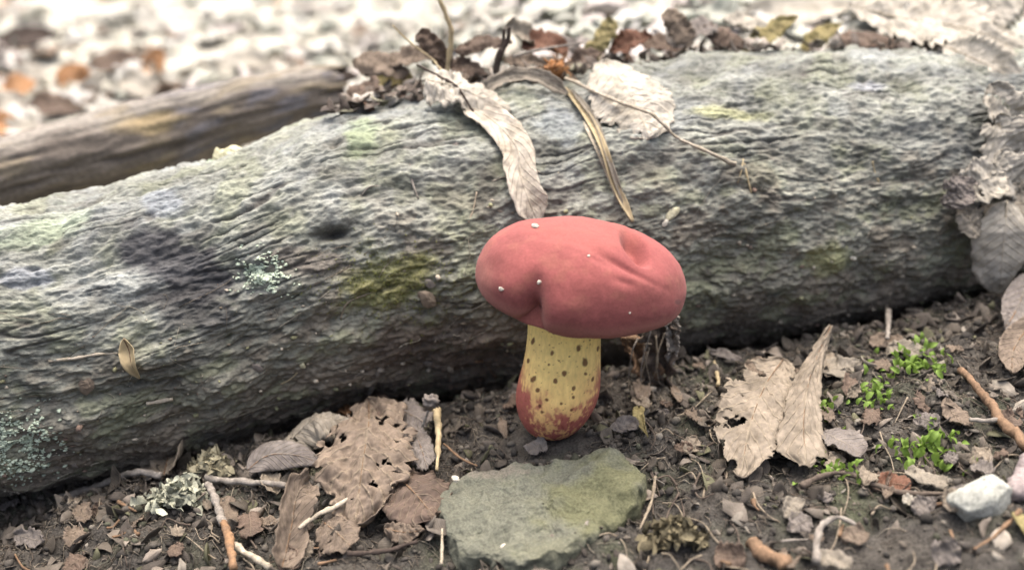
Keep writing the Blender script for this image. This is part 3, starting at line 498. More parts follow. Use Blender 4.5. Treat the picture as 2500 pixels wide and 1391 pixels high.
for x, y, s, mt, ang, wd, lb in [(2455, 270, 75, 'leaf_cream', -60, 60, 'crumbled cream leaf scrap at the upper right end of the log'), (2455, 345, 70, 'leaf_cream', -75, 75, 'pale ragged scrap hanging below the narrow serrated leaf'), (2400, 440, 60, 'leaf_cream', 20, 55, 'grey ragged scrap in the hollow at the right end of the log'), (2470, 420, 60, 'leaf_cream', -60, 60, 'pale scrap above the rounded pale tan leaf'), (2462, 500, 65, 'leaf_pale', 5, 70, 'pale oval leaf lying on top of the rounded pale tan leaf'), (2375, 540, 45, 'leaf_pale', -40, 40, 'small pale scrap left of the rounded pale tan leaf'), (2340, 470, 50, 'leaf_grey', 30, 40, 'small grey scrap on the right shoulder of the log')]:
    a = math.radians(ang); p = SL(x, y, .35); yb = p[1] - .15; leaf('leaf_scrap', lb, [D(x - s * math.cos(a), y + s * math.sin(a), yb), D(x, y, yb - .25), D(x + s * math.cos(a), y - s * math.sin(a), yb)], wd * 2 * 34 / FPX, mt, (0, -.8, .6), shape='oval', ragged=.16, wav=.14, cup=.2, midrib=0, nu=60, nv=21, holes=.22)
leaf('rounded_leaf', 'rounded pale tan leaf hanging down the right end of the log', [D(2460, 490, 5.3), D(2452, 570, 4.9), D(2445, 650, 4.9), D(2440, 715, 5.2)], 1.9, 'leaf_cream', (-.15, -.8, .5), shape='oval', wav=.1, cup=-.3, ragged=.1, midrib=.04)
leaf('grey_leaf', 'grey-brown leaf standing below the rounded pale tan leaf', GP((2500, 740), lift=1.2) + GP((2470, 800), (2440, 850), lift=.6), 1.1, 'leaf_grey', (-.3, -.8, .5), shape='leaf', wav=.12, cup=.3, midrib=.03)
leaf('grey_leaf', 'second dull leaf propped at the right end beneath the log', GP((2520, 830), lift=.9) + GP((2470, 880), (2465, 930), lift=.3), 1.0, 'leaf_tan', (-.3, -.8, .5), shape='oval', wav=.12, cup=.3, midrib=.03)

# ------------------------------------------------------------------ small things stuck on the face of the log
for q_, rd, mt, lb in [([(998, 398), (1006, 440), (1022, 482)], .035, 'twig_grey', 'thin grey splinter on the log face above the hole'), ([(1812, 388), (1824, 430), (1833, 472)], .03, 'straw', 'thin straw splinter on the log right of the petiole tip'), ([(1812, 392), (1806, 420), (1801, 446)], .025, 'straw', 'short straw splinter forming a V with the longer one'), ([(2132, 392), (2142, 415), (2152, 442)], .035, 'straw', 'short straw splinter on the right part of the log face'),
        ([(113, 884), (180, 874), (245, 864), (310, 858)], .055, 'twig_pale', 'pale twig lying on the lower left log face beside the seed husk'), ([(355, 988), (385, 985), (420, 978)], .07, 'twig_pale', 'short cream stick on the lower left log face'), ([(930, 892), (912, 940), (885, 1010)], .09, 'twig_grey', 'grey stick leaning from the log face to the leaf pile'), ([(1165, 470), (1155, 510), (1142, 545)], .03, 'root', 'thin curved rootlet on the log above the cap'), ([(1190, 508), (1220, 515), (1255, 520)], .03, 'twig_pale', 'short pale fibre left of the leaf strip end'),
        ([(1310, 415), (1340, 420), (1365, 418)], .025, 'twig_pale', 'tiny pale fibre right of the leaf strip'), ([(1200, 438), (1225, 432), (1240, 430)], .022, 'twig_pale', 'tiny pale fibre left of the leaf strip'), ([(1160, 880), (1185, 900), (1210, 920)], .05, 'twig_brown', 'brown splinter on the dark lower log left of the stem'), ([(880, 470), (900, 455), (930, 452)], .02, 'twig_grey', 'tiny grey fibre above the hole in the log'), ([(680, 950), (710, 930), (740, 900)], .025, 'straw', 'thin straw fibre near the yellow crumb on the log'), ([(830, 780), (850, 740), (905, 715)], .03, 'root', 'fine rootlet under the yellow-green moss on the log')]:
    twig('twig', lb, LP(*q_, lift=rd * .7), [rd, rd * .75], mt, n=14)
leaf('seed_husk', 'cream pointed seed husk lying on the lower left log face', LP((308, 822), (320, 850), (332, 880), (347, 915), lift=.14), .48, 'straw', LN((308, 822), (332, 880), (347, 915)), shape='leaf', cup=.9, wav=.02, midrib=.03, cat='husk')
for x, y, s, mt, lb in [(560, 340, .4, 'fungus', 'pale yellow crumbly fungus lump on the log top edge'), (530, 352, .3, 'fungus', 'small yellow fungus crumb beside the larger lump'), (512, 372, .2, 'lichen', 'whitish crumb at the left of the yellow fungus'), (548, 328, .2, 'grit', 'white crumb atop the yellow fungus lump'), (738, 893, .13, 'fungus', 'tiny yellow crumb on the lower log face'), (1045, 725, .33, 'leaf_tan', 'brown bark chip stuck on the log left of the cap'), (1052, 690, .2, 'leaf_grey', 'grey crumb above the brown bark chip'), (625, 900, .2, 'leaf_grey', 'flat brownish flake on the lower log face'), (208, 945, .28, 'leaf_tan', 'rusty flake low on the left log face'), (185, 1130, .14, 'leaf_grey', 'grey flake near the big mint lichen'), (1640, 520, .24, 'fungus', 'pale yellowish chip on the log right above the cap'), (1100, 892, .16, 'leaf_pale', 'round pale flake low on the log left of the stem'), (1045, 890, .15, 'leaf_grey', 'round grey flake low on the log left of the pale one'), (1620, 545, .13, 'grit', 'tiny whitish chip on the log just above the cap edge'), (2050, 705, .10, 'grit', 'tiny white chip low on the right log face'), (1110, 352, .13, 'leaf_grey', 'small dark flake below the crumpled leaf'), (2080, 625, .12, 'grit', 'tiny pale chip on the right log face')]:
    chip('bark_chip' if 'chip' in lb else 'crumb', lb, SL(x, y, s * .12), s * 1.15, mt, 'chip' if 'chip' in lb else 'crumb', flat=.8 if 'fung' in lb else .32, n=on_log(x, y)[1])
# joined pieces that nobody could count
def bits(n, pos, size, cols, flat=.7, seed=1, sub=1):
    r = np.random.default_rng(seed); ph = (1 + 5 ** .5) / 2; ico = nrm(np.array([(-1, ph, 0), (1, ph, 0), (-1, -ph, 0), (1, -ph, 0), (0, -1, ph), (0, 1, ph), (0, -1, -ph), (0, 1, -ph), (ph, 0, -1), (ph, 0, 1), (-ph, 0, -1), (-ph, 0, 1)]))
    fi = np.array([(0, 11, 5), (0, 5, 1), (0, 1, 7), (0, 7, 10), (0, 10, 11), (1, 5, 9), (5, 11, 4), (11, 10, 2), (10, 7, 6), (7, 1, 8), (3, 9, 4), (3, 4, 2), (3, 2, 6), (3, 6, 8), (3, 8, 9), (4, 9, 5), (2, 4, 11), (6, 2, 10), (8, 6, 7), (9, 8, 1)])
    n = len(pos); V = np.tile(ico, (n, 1, 1)) * r.uniform(.6, 1.25, (n, 12, 1)) * (size[:, None, None]) * np.array([1, .8, flat]) * r.uniform(.6, 1.4, (n, 1, 3))
    a = r.uniform(0, 6.28, n); ca, sa = np.cos(a)[:, None], np.sin(a)[:, None]; x = V[..., 0] * ca - V[..., 1] * sa; y = V[..., 0] * sa + V[..., 1] * ca; V = np.stack([x, y, V[..., 2]], -1)
    b = r.uniform(-.8, .8, n); cb, sb = np.cos(b)[:, None], np.sin(b)[:, None]; y = V[..., 1] * cb - V[..., 2] * sb; z = V[..., 1] * sb + V[..., 2] * cb; V = np.stack([V[..., 0], y, z], -1) + pos[:, None]
    return V.reshape(-1, 3), (fi[None] + 12 * np.arange(n)[:, None, None]).reshape(-1, 3), np.repeat(cols, 12, 0)
def stuff(name, V, F, mt, label, cat, **k): return add(name, raw_mesh(name, V, F, M[mt], **k), None, label, cat, None, 'stuff')
face = np.where((LOGN @ FWD < .25) & (LOGN[:, 2] < .55))[0]; w_ = np.exp(-2.2 * (LOGN[face, 2] + .6)); i = rng.choice(face, 3600, p=w_ / w_.sum()); sz = .022 + .10 * rng.random(3600) ** 4
pal = np.array([(.19, .16, .12), (.27, .24, .19), (.12, .10, .08), (.38, .34, .27), (.22, .22, .13), (.18, .13, .10)]); V, F, c = bits(0, LOGV[i] + LOGN[i] * sz[:, None] * .3, sz, pal[rng.integers(0, 6, 3600)] * rng.uniform(.7, 1.3, (3600, 1)), .6, 2)
stuff('bark_crumbs', V, F, 'crumb', 'brown and grey dirt crumbs sticking to the log face', 'dirt', col=c, smooth=False)
for cx, cy, sx, sy, n_, lb in ((640, 668, 55, 38, 420, 'small mint-white lichen patch on the log face below the hole'), (45, 1085, 75, 62, 1100, 'large mint-white lichen patch low on the left log face')):
    x = cx + rng.normal(size=n_) * sx * .6; y = cy + rng.normal(size=n_) * sy * .6; P = []; sel = np.where((LOGN @ FWD < .3) & (abs(LOGPX[:, 0] - cx) < 3 * sx) & (abs(LOGPX[:, 1] - cy) < 3 * sy))[0]
    for a, b in zip(x, y): k = sel[np.argmin((LOGPX[sel, 0] - a) ** 2 + (LOGPX[sel, 1] - b) ** 2)]; P.append(LOGV[k] + LOGN[k] * .02)
    P = np.array(P); keep = fbm(P * 2.5, 2, seed=50) > -.25; P = P[keep]; n_ = len(P); V, F, c = bits(0, P, rng.uniform(.025, .085, n_), np.ones((n_, 3)), .5, 3); stuff('lichen', V, F, 'lichen', lb, 'lichen', smooth=False)
def tufts(cx, cy, sx, sy, n_, seed):
    sel = np.where((LOGN @ FWD < .3) & (abs(LOGPX[:, 0] - cx) < 3 * sx) & (abs(LOGPX[:, 1] - cy) < 3 * sy))[0]; i = sel[rng.choice(len(sel), n_, p=(lambda g: g / g.sum())(np.exp(-((LOGPX[sel, 0] - cx) / sx) ** 2 - ((LOGPX[sel, 1] - cy) / sy) ** 2)))]
    b = LOGV[i]; d = nrm(LOGN[i] * .6 + rng.normal(size=(n_, 3)) * .7); s = nrm(np.cross(d, rng.normal(size=(n_, 3)))); L = rng.uniform(.06, .17, n_)[:, None]
    V = np.stack([b - s * .012, b + s * .012, b + d * L * .6 + s * .012, b + d * L], 1).reshape(-1, 3); return V, np.arange(4 * n_).reshape(-1, 4)
V, F = tufts(960, 690, 130, 75, 1500, 1); stuff('moss', V, F, 'mossd', 'yellow-green moss fuzz on the log left of the cap', 'moss')

n_ = 1500; gi = face[rng.choice(len(face), n_, p=w_ / w_.sum())]; ii, jj = gi // LOGNTH, gi % LOGNTH; fx, fy = rng.uniform(-9, 9, n_), rng.uniform(-7, 7, n_); Q = []
for j in range(5):
    k = np.clip(ii, 0, LOGNX - 1).astype(int) * LOGNTH + np.clip(jj, 0, LOGNTH - 1).astype(int); Q.append(LOGV[k] + LOGN[k] * (.015 + .03 * rng.random((n_, 1)))); ii = ii + fx; jj = jj + fy; fx = fx + rng.normal(size=n_) * 2; fy = fy + rng.normal(size=n_) * 2
Q = np.stack(Q, 1); wd = rng.uniform(.006, .014, n_)[:, None, None]; V = np.stack([Q + [0, 0, 1] * wd, Q + np.array([.8, -.6, -.5]) * wd, Q + np.array([-.8, -.6, -.5]) * wd], 2).reshape(-1, 3); f = grid_faces(5, 3, True); F = (f[None] + 15 * np.arange(n_)[:, None, None]).reshape(-1, 4)
pal = np.array([(.14, .12, .095), (.22, .20, .16), (.36, .33, .26)]); stuff('bark_fibres', V, F, 'crumb', 'hair-fine dry fibres and rootlets clinging to the log face', 'fibres', col=np.repeat(pal[rng.choice(3, n_, p=[.45, .4, .15])], 15, 0))

# ------------------------------------------------------------------ leaf litter and bits on the soil in front
# folded serrated leaf on the right
leaf('serrated_leaf', 'pale tan serrated leaf lying on the soil right of the mushroom', [S(1905, 925, .7, 'ground'), S(1860, 1000, .75, 'ground'), S(1825, 1090, .65, 'ground'), S(1805, 1190, .35, 'ground')], 2.05, 'leaf_dull', (-.1, -.45, .9), shape='oval', serr=(14, .13), ragged=.2, cup=.08, wav=.12, holes=.2, midrib=.02, nu=160, nv=37)
leaf('rolled_leaf', 'long tan leaf with a rolled neck leaning on the serrated pale leaf', [S(2012, 905, 1.6, 'ground'), S(1990, 935, 1.2, 'ground'), S(1965, 1000, .95, 'ground'), S(1955, 1080, .7, 'ground'), S(1965, 1160, .3, 'ground')], 1.5, 'leaf_dull', (.05, -.5, .85), shape='fan', ragged=.2, cup=-.25, wav=.10, holes=.12, midrib=.02, nu=140, nv=27, serr=(12, .06))
for q_, wd, mt, sh, lb in [([(1995, 905), (2045, 915), (2100, 905)], 1.0, 'leaf_pale', 'leaf', 'small pale pointed leaf above the bright green moss'), ([(1820, 905), (1850, 912), (1885, 925)], .7, 'leaf_tan', 'oval', 'small round tan leaf at the top of the serrated pale leaf'), ([(1730, 880), (1770, 886), (1815, 895)], .36, 'leaf_grey', 'leaf', 'small grey lance leaf in the shade under the log'), ([(2120, 850), (2160, 852), (2200, 862)], .55, 'leaf_tan', 'chip', 'tan scrap beneath the right part of the log'), ([(2160, 870), (2200, 880), (2250, 890)], .6, 'leaf_pale', 'chip', 'ragged pale scrap behind the bright green moss'), ([(2130, 905), (2150, 912), (2170, 920)], .5, 'leaf_tan', 'oval', 'pinkish tan flake left of the bright green moss'), ([(2305, 870), (2325, 880), (2345, 888)], .3, 'leaf_tan', 'oval', 'little tan flake right of the bright green moss'), ([(2300, 1010), (2330, 1035), (2365, 1060)], .7, 'leaf_tan', 'oval', 'tan leaf at the end of the side twig'), ([(2010, 1070), (2055, 1095), (2100, 1130)], 1.1, 'leaf_grey', 'oval', 'dull grey leaf right of the rolled tan leaf'), ([(2140, 1195), (2180, 1198), (2220, 1205)], .6, 'leaf_red', 'chip', 'reddish leaf scrap near the root arch'), ([(2210, 1165), (2260, 1185), (2310, 1205)], .45, 'leaf_pale', 'strip', 'pale grey splintered leaf scrap left of the pebble'), ([(1915, 1290), (1930, 1265), (1960, 1248)], .5, 'leaf_pale', 'leaf', 'whitish leaf chip on dark soil under the serrated leaf'), ([(2200, 1235), (2220, 1238), (2240, 1242)], .3, 'leaf_cream', 'chip', 'cream chip left of the pebble'), ([(1990, 1385), (2030, 1380), (2075, 1400)], .45, 'leaf_pale', 'chip', 'whitish leaf scrap at the foot of the bent root'), ([(2470, 1290), (2490, 1320), (2510, 1350)], .5, 'leaf_olive', 'leaf', 'pale olive leaf below the pebble'), ([(1640, 955), (1652, 985), (1660, 1010)], .3, 'leaf_tan', 'oval', 'small tan seed-like leaf beside the root tangle'), ([(1560, 1010), (1558, 1045), (1580, 1090)], .35, 'leaf_olive', 'blade', 'olive curled leaf edge right of the stem foot'), ([(1290, 1120), (1310, 1105), (1335, 1100)], .5, 'leaf_grey', 'chip', 'grey scrap on soil beneath the stem foot'), ([(1225, 1040), (1228, 1060), (1235, 1085)], .3, 'leaf_tan', 'leaf', 'tan sliver left of the stem foot'), ([(1490, 1070), (1530, 1060), (1555, 1070)], .6, 'leaf_grey', 'oval', 'dull grey scrap right of the stem foot')]:
    leaf('leaf_scrap', lb, GP(*q_, lift=.22), wd, mt, (rng.normal() * .15, -.4, .9), shape=sh, ragged=.18, wav=.1, cup=.25, midrib=0, nu=40, nv=9)
# the pile of leaves left of the stone
leaf('brown_leaf', 'large light brown crumpled leaf in the pile left of the flat stone', [S(905, 1045, .95, 'ground'), S(905, 1120, 1.05, 'ground'), S(890, 1210, .95, 'ground'), S(870, 1312, .45, 'ground')], 2.9, 'leaf_tan', (-.05, -.5, .85), shape='oval', serr=(13, .09), ragged=.25, cup=-.1, wav=.30, midrib=.02, nu=150, nv=35, holes=.2)
leaf('brown_leaf', 'dark brown leaf under the large light brown leaf beside the stone', [S(960, 1190, .5, 'ground'), S(1010, 1240, .6, 'ground'), S(1065, 1300, .35, 'ground')], 2.0, 'leaf_brown', (.2, -.5, .85), shape='oval', ragged=.25, cup=-.2, wav=.2, midrib=.03, nu=70, nv=15)
for q_, wd, mt, sh, lb, lift in [([(900, 1020), (930, 1050), (960, 1085)], 1.1, 'leaf_brown', 'oval', 'small dark brown leaf at the top of the leaf pile', .9), ([(960, 1045), (1000, 1065), (1045, 1090)], 1.0, 'leaf_grey', 'chip', 'grey ragged leaf at the top right of the leaf pile', .85), ([(1000, 1090), (1025, 1130), (1045, 1190)], .7, 'leaf_grey', 'chip', 'grey torn leaf edge hanging beside the pale upright stalk', .7), ([(820, 1000), (835, 1020), (850, 1045)], .6, 'leaf_orange', 'oval', 'small orange-brown flake in the gap under the log', .5), ([(795, 1310), (825, 1335), (860, 1375)], 1.2, 'leaf_tan', 'oval', 'brown leaf below the large light brown leaf', .4), ([(940, 1310), (990, 1320), (1040, 1318)], .6, 'leaf_tan', 'leaf', 'flat tan leaf tucked between the dark brown leaf and the stone', .3)]:
    leaf('dry_leaf', lb, GP(*q_, lift=lift), wd, mt, (0, -.5, .85), shape=sh, ragged=.3, wav=.16, cup=-.2, midrib=.02, nu=50, nv=11, holes=.05)
leaf('lance_leaf', 'smooth purple-grey lance leaf left of the leaf pile', [S(608, 1185, .5, 'ground'), S(660, 1165, .7, 'ground'), S(725, 1160, .75, 'ground'), S(790, 1175, .6, 'ground')], 1.0, 'leaf_grey', (0, -.6, .8), shape='leaf', wav=.05, cup=-.25, midrib=.02, nu=50)
leaf('arched_leaf', 'pale grey-green leaf arching over a dark hollow beside the log', [S(692, 1135, .35, 'ground'), S(735, 1110, .8, 'ground'), S(785, 1100, 1.05, 'ground'), S(855, 1090, .9, 'ground')], 1.25, 'leaf_pale', (-.1, -.2, .95), shape='chip', ragged=.4, wav=.16, cup=-.75, midrib=.02, nu=60, holes=.12)
leaf('crumpled_leaf', 'crumpled dull tan leaf propped against the log at lower left', [S(405, 1185, .35, 'ground'), S(430, 1150, .9, 'ground'), S(465, 1120, 1.3, 'ground'), S(530, 1090, 1.6, 'ground')], 1.6, 'leaf_dull', (-.2, -.7, .65), shape='chip', ragged=.4, wav=.25, cup=.2, midrib=.02, nu=60, nv=15, holes=.1)
leaf('crumpled_leaf', 'rusty brown leaf behind the crumpled dull tan leaf', [S(455, 1110, 1.2, 'ground'), S(510, 1075, 1.6, 'ground'), S(560, 1065, 1.6, 'ground')], 1.2, 'leaf_brown', (0, -.7, .7), shape='oval', ragged=.3, wav=.2, midrib=.02)
leaf('curled_leaf', 'tan leaf curling upward below the leaf pile with a long edge', [S(690, 1400, .2, 'ground'), S(715, 1345, .6, 'ground'), S(735, 1290, 1.2, 'ground'), S(765, 1255, 1.1, 'ground')], .9, 'leaf_tan', (.4, -.6, .6), shape='chip', ragged=.2, wav=.12, cup=.7, midrib=.02)
twig('leaf_stalk', 'bent pale brown leaf stalk crossing below the leaf pile', GP((735, 1345), (780, 1312), (830, 1285), (860, 1265), lift=.75), [.05, .08, .04], 'twig_pale', cat='stalk')
for q_, rd, mt, lb, lift in [([(505, 1190), (560, 1196), (640, 1202), (700, 1208)], [.11, .09], 'twig_grey', 'pale grey twig passing under the lance leaf', .35), ([(150, 1240), (230, 1212), (340, 1192), (400, 1188)], [.14, .10], 'twig_grey', 'greenish grey twig lying along the foot of the log', .35), ([(575, 1345), (610, 1370), (660, 1400)], [.10, .10], 'twig_pale', 'short whitish stick beside the orange twig', .2), ([(850, 1388), (940, 1362), (1020, 1343)], [.07, .05], 'twig_dark', 'dark thin twig below the dark brown leaf', .25), ([(1068, 1055), (1072, 1110), (1072, 1160), (1068, 1210)], [.12, .09, .05], 'straw', 'pale flat upright stalk between leaf pile and stone', .9), ([(1085, 1115), (1120, 1148), (1165, 1180)], [.04, .03], 'twig_brown', 'thin brown twig lying onto the upper edge of the stone', .5), ([(1078, 1400), (1079, 1360), (1080, 1318)], [.05, .03], 'twig_pale', 'thin pale splinter standing left of the stone tip', .3),
        ([(1743, 900), (1748, 925), (1752, 960)], [.05, .07], 'straw', 'short straw stub above the serrated pale leaf', .3), ([(2340, 925), (2400, 1000), (2440, 1060), (2520, 1150)], [.10, .14, .16], 'twig_brown', 'brown twig slanting across the soil at the right', .35), ([(2360, 1058), (2400, 1056), (2440, 1058)], [.05, .07], 'twig_grey', 'short side twig meeting the slanting brown twig', .4), ([(1955, 1205), (2000, 1180), (2060, 1180), (2130, 1210), (2200, 1222), (2310, 1232)], [.09, .08, .06], 'root_dark', 'dark arched root under the bright green moss', .25), ([(1985, 1400), (1993, 1330), (2010, 1305), (2040, 1292), (2085, 1308)], [.10, .08, .05], 'twig_grey', 'bent grey root standing at the bottom right', .35), ([(1905, 1335), (1940, 1332), (1975, 1330)], [.04, .03], 'twig_grey', 'short grey rootlet left of the bent grey root', .2), ([(2510, 1165), (2488, 1210), (2470, 1260)], [.26, .24], 'stick_pink', 'thick pinkish broken stick right of the pebble', .3), ([(2480, 1290), (2420, 1340), (2370, 1375)], [.06, .03], 'twig_brown', 'thin brown twig below the pebble', .25), ([(1830, 1340), (1870, 1368), (1920, 1400)], [.18, .2], 'twig_brown', 'stubby brown stick end at the bottom', .2), ([(2165, 790), (2163, 830), (2160, 860)], [.1, .06], 'twig_grey', 'pale root bracing the log above the tan scrap', .5), ([(2200, 745), (2250, 755), (2290, 768)], [.03, .03], 'twig_grey', 'thin straw lying under the right part of the log', .4), ([(1600, 1180), (1590, 1240), (1560, 1310)], [.05, .03], 'root', 'pale rootlet at the right edge of the stone', .25), ([(1445, 1290), (1430, 1320), (1400, 1350)], [.06, .05], 'twig_grey', 'short grey twig leaning on the stone edge', .3)]:
    twig('twig' if 'root' not in lb else 'root', lb, GP(*q_, lift=lift), rd, mt, cat='root' if 'root' in lb else 'twig')
r = add('slanting_twig', None, label='slanting grey twig peeled orange at its lower end beside the lichen clump', cat='twig', loc=S(552, 1312, .3, 'ground'))
a, b = tubeVF(GP((512, 1212), (530, 1255), (552, 1312), lift=.5), [.11, .11], 9, 30, .25); part('bark_section', r, a, b, M['twig_grey']); a, b = tubeVF(GP((551, 1308), (565, 1350), (578, 1420), lift=.5), [.105, .12], 9, 30, .2); part('peeled_section', r, a, b, M['twig_orange'])
# stalk with a bud-like head
r = add('dried_flower_stalk', None, label='thin stalk with a dried grey flower head beside the leaf pile', cat='dried flower', loc=S(1010, 1095, .5, 'ground')); yb = S(1012, 1095, .5, 'ground')[1]
a, b = tubeVF([D(1010, 1095, yb), D(1030, 1045, yb), D(1047, 1000, yb)], [.05, .04], 6); part('stalk', r, a, b, M['twig_grey']); V, F = lumpVF(D(1052, 980, yb), .24, .2, .22, 8, (16, 20), .5, 2.4); part('flower_head', r, V, F, M['leaf_grey'])
# dark shard of bark hanging from the log right of the stem
yb = 2.2
r = add('bark_shard', None, label='ragged dark bark shard hanging from the log right of the stem', cat='bark', loc=D(1600, 1000, yb))
V, F, uv, C = ribbon([D(1600, 770, yb), D(1608, 850, yb), D(1600, 930, yb), D(1612, 1010, yb - .2)], 1.0, (0, -1, .2), 'chip', ragged=.6, wav=.35, seed=3, cup=.4, holes=.15); solid(part('shard', r, V, F, M['root_dark'], uv=uv), .08)
V, F, uv, C = ribbon([D(1520, 820, yb + .2), D(1570, 870, yb + .2), D(1600, 950, yb), D(1615, 1000, yb)], .8, (0, -1, .2), 'leaf', ragged=.5, wav=.25, seed=8, cup=.3); solid(part('shard', r, V, F, M['twig_brown'], uv=uv), .08)
V, F, uv, C = ribbon([D(1640, 765, yb), D(1636, 800, yb - .1), D(1640, 850, yb - .2), D(1632, 880, yb - .1)], .35, (.2, -1, .2), 'chip', ragged=.7, wav=.2, seed=21, cup=.5, holes=.1); solid(part('shard', r, V, F, M['twig_grey'], uv=uv), .06)
for k in range(6):
    x = 1585 + rng.uniform(-30, 60); x2 = x + rng.uniform(-40, 30); a, b = tubeVF([D(x, 790 + rng.uniform(0, 60), yb - .2), D((x + x2) / 2 + rng.uniform(-25, 25), rng.uniform(850, 900), yb - .35), D(x2, rng.uniform(900, 1010), yb - .1)], [.035, .012], 5); part('fibre', r, a, b, M['root' if k % 3 else 'twig_grey'])

# green moss sprigs: each a tuft of small leaves
_m = ribbon([(0, 0, 0), (.12, 0, .10), (.27, 0, .10)], .15, (0, 0, 1), 'leaf', cup=.4, wav=.01, nu=7, nv=5)
moss_me = raw_mesh('moss_leaf', _m[0], _m[1], M['moss'], uv=_m[2])
for x, y, n_, sp_, s, lb in [(2240, 905, 90, 1.0, 1.0, 'largest bright green moss sprig under the right part of the log'), (2140, 985, 40, .45, .9, 'narrow green moss sprig beside the grey leaf'), (2250, 1105, 75, .85, 1.1, 'bright green leafy moss sprig below the little tan leaf'), (2000, 1015, 40, .55, .85, 'dull green moss sprig against the rolled tan leaf'), (2040, 1165, 34, .6, .8, 'low green moss sprig at the foot of the rolled tan leaf')]:
    c0 = S(x, y, .05, 'ground'); r = add('moss_sprig', None, label=lb, cat='moss', group='green moss sprigs on the soil', loc=c0)
    for k in range(n_):
        o = add('moss_leaf', moss_me, r); a = rng.normal(size=2) * sp_ * .55; gz = float(Gd(c0[0] + a[0], c0[1] + a[1])[0]) - c0[2]; o.location = np.array([a[0], a[1], gz + .05 + .25 * rng.random()]) * CM; o.rotation_euler = (rng.normal() * .5, -rng.uniform(.0, 1.1), rng.uniform(0, 6.28)); o.scale = [s * rng.uniform(.7, 1.4)] * 3
# scattered half-rotten scraps that only their place tells apart
SC = [('leaf_dull', 'dull tan'), ('leaf_grey', 'grey'), ('leaf_brown', 'dark brown'), ('leaf_tan', 'brown')]; cnt = 0
while cnt < 64:
    x, y = rng.uniform(0, 2500), rng.uniform(900, 1400); lim = np.interp(x, [0, 400, 850, 1250, 1700, 2300, 2500], [1240, 1190, 1060, 990, 900, 800, 770])
    if y < lim or (1050 < x < 1600 and 1020 < y) or (1700 < x < 2010 and 920 < y < 1190) or (780 < x < 1080 and 1030 < y < 1320): continue
    s_ = rng.uniform(16, 42); a = rng.uniform(0, 6.28); mt, nm = SC[cnt % 4]; q_ = [(x - s_ * math.cos(a), y - s_ * .7 * math.sin(a)), (x, y), (x + s_ * math.cos(a), y + s_ * .7 * math.sin(a))]
    leaf('leaf_scrap', 'small ' + nm + ' half-rotten leaf scrap lying loose on the dark soil', GP(*q_, lift=rng.uniform(.1, .3)), s_ * 1.3 * 30 / FPX, mt, (rng.normal() * .4, -.3 + rng.normal() * .3, .9), nm + ' leaf scraps on the soil', shape=random.choice(['leaf', 'oval', 'chip']), ragged=.3, wav=.1, cup=rng.uniform(-.4, .6), midrib=0, nu=34, nv=11, holes=.14); cnt += 1
for k in range(22):
    x, y = rng.uniform(20, 2480), rng.uniform(1230, 1395)
    if 1050 < x < 1600: continue
    a = rng.uniform(0, 6.28); L = rng.uniform(20, 60); twig('twiglet', 'short brown twig bit lying loose on the dark soil', GP((x, y), (x + L * .5 * math.cos(a), y + L * .4 * math.sin(a)), (x + L * math.cos(a) + 4, y + L * .7 * math.sin(a)), lift=.12), [rng.uniform(.03, .07), .03], 'twig_brown', 'loose twig bits on the soil', n=14)
# fine roots in the soil
for k in range(70):
    x = rng.choice([rng.uniform(1560, 2500), rng.uniform(1580, 1800), rng.uniform(100, 900), rng.uniform(1000, 1600)], p=[.5, .25, .17, .08]); y = rng.uniform(980 if x > 1500 else 1270, 1400); a = rng.uniform(0, 6.28) if x < 1800 else rng.normal() * .5 + .7; L = rng.uniform(50, 130); pts = [(x, y)]
    for j in range(3): a += rng.normal() * .55; pts.append((pts[-1][0] + math.cos(a) * L / 3, pts[-1][1] + math.sin(a) * L / 3))
    twig('rootlet', 'fine pale rootlet winding over the dark soil', GP(*pts, lift=.1), [.028, .012], 'root', 'fine rootlets on the soil', cat='root', nseg=5, n=14) if k % 2 else twig('rootlet', 'fine dark rootlet winding over the dark soil', GP(*pts, lift=.1), [.035, .015], 'root_dark', 'fine dark rootlets on the soil', cat='root', nseg=5, n=14)
# soil crumbs and leaf mould: uncountable
def soilpos(n): 
    x = rng.uniform(-17, 19, n); a, b, R_ = logp(x); y = rng.uniform(-8.5, 0, n); y = y + (a - 1.5 + 8.5) * (rng.random(n)) ; y = np.minimum(y, a - 1.0); return x, y
n_ = 16000; x, y = soilpos(n_); k = np.hypot(x - 1.2, y) > 1.15; x, y = x[k], y[k]; n_ = len(x); sz = .025 + .17 * rng.random(n_) ** 4
pal = np.array([(.06, .055, .048), (.09, .082, .07), (.045, .042, .037), (.13, .12, .10), (.075, .078, .055), (.20, .185, .155)]); V, F, c = bits(0, np.stack([x, y, Gd(x, y) + sz * .3], 1), sz, pal[rng.choice(6, n_, p=[.3, .26, .2, .12, .08, .04])] * rng.uniform(.55, 1.1, (n_, 1)), .75, 5)
stuff('soil_crumbs', V, F, 'crumb', 'dark crumbly soil grains covering the ground before the log', 'soil', col=c, smooth=False)
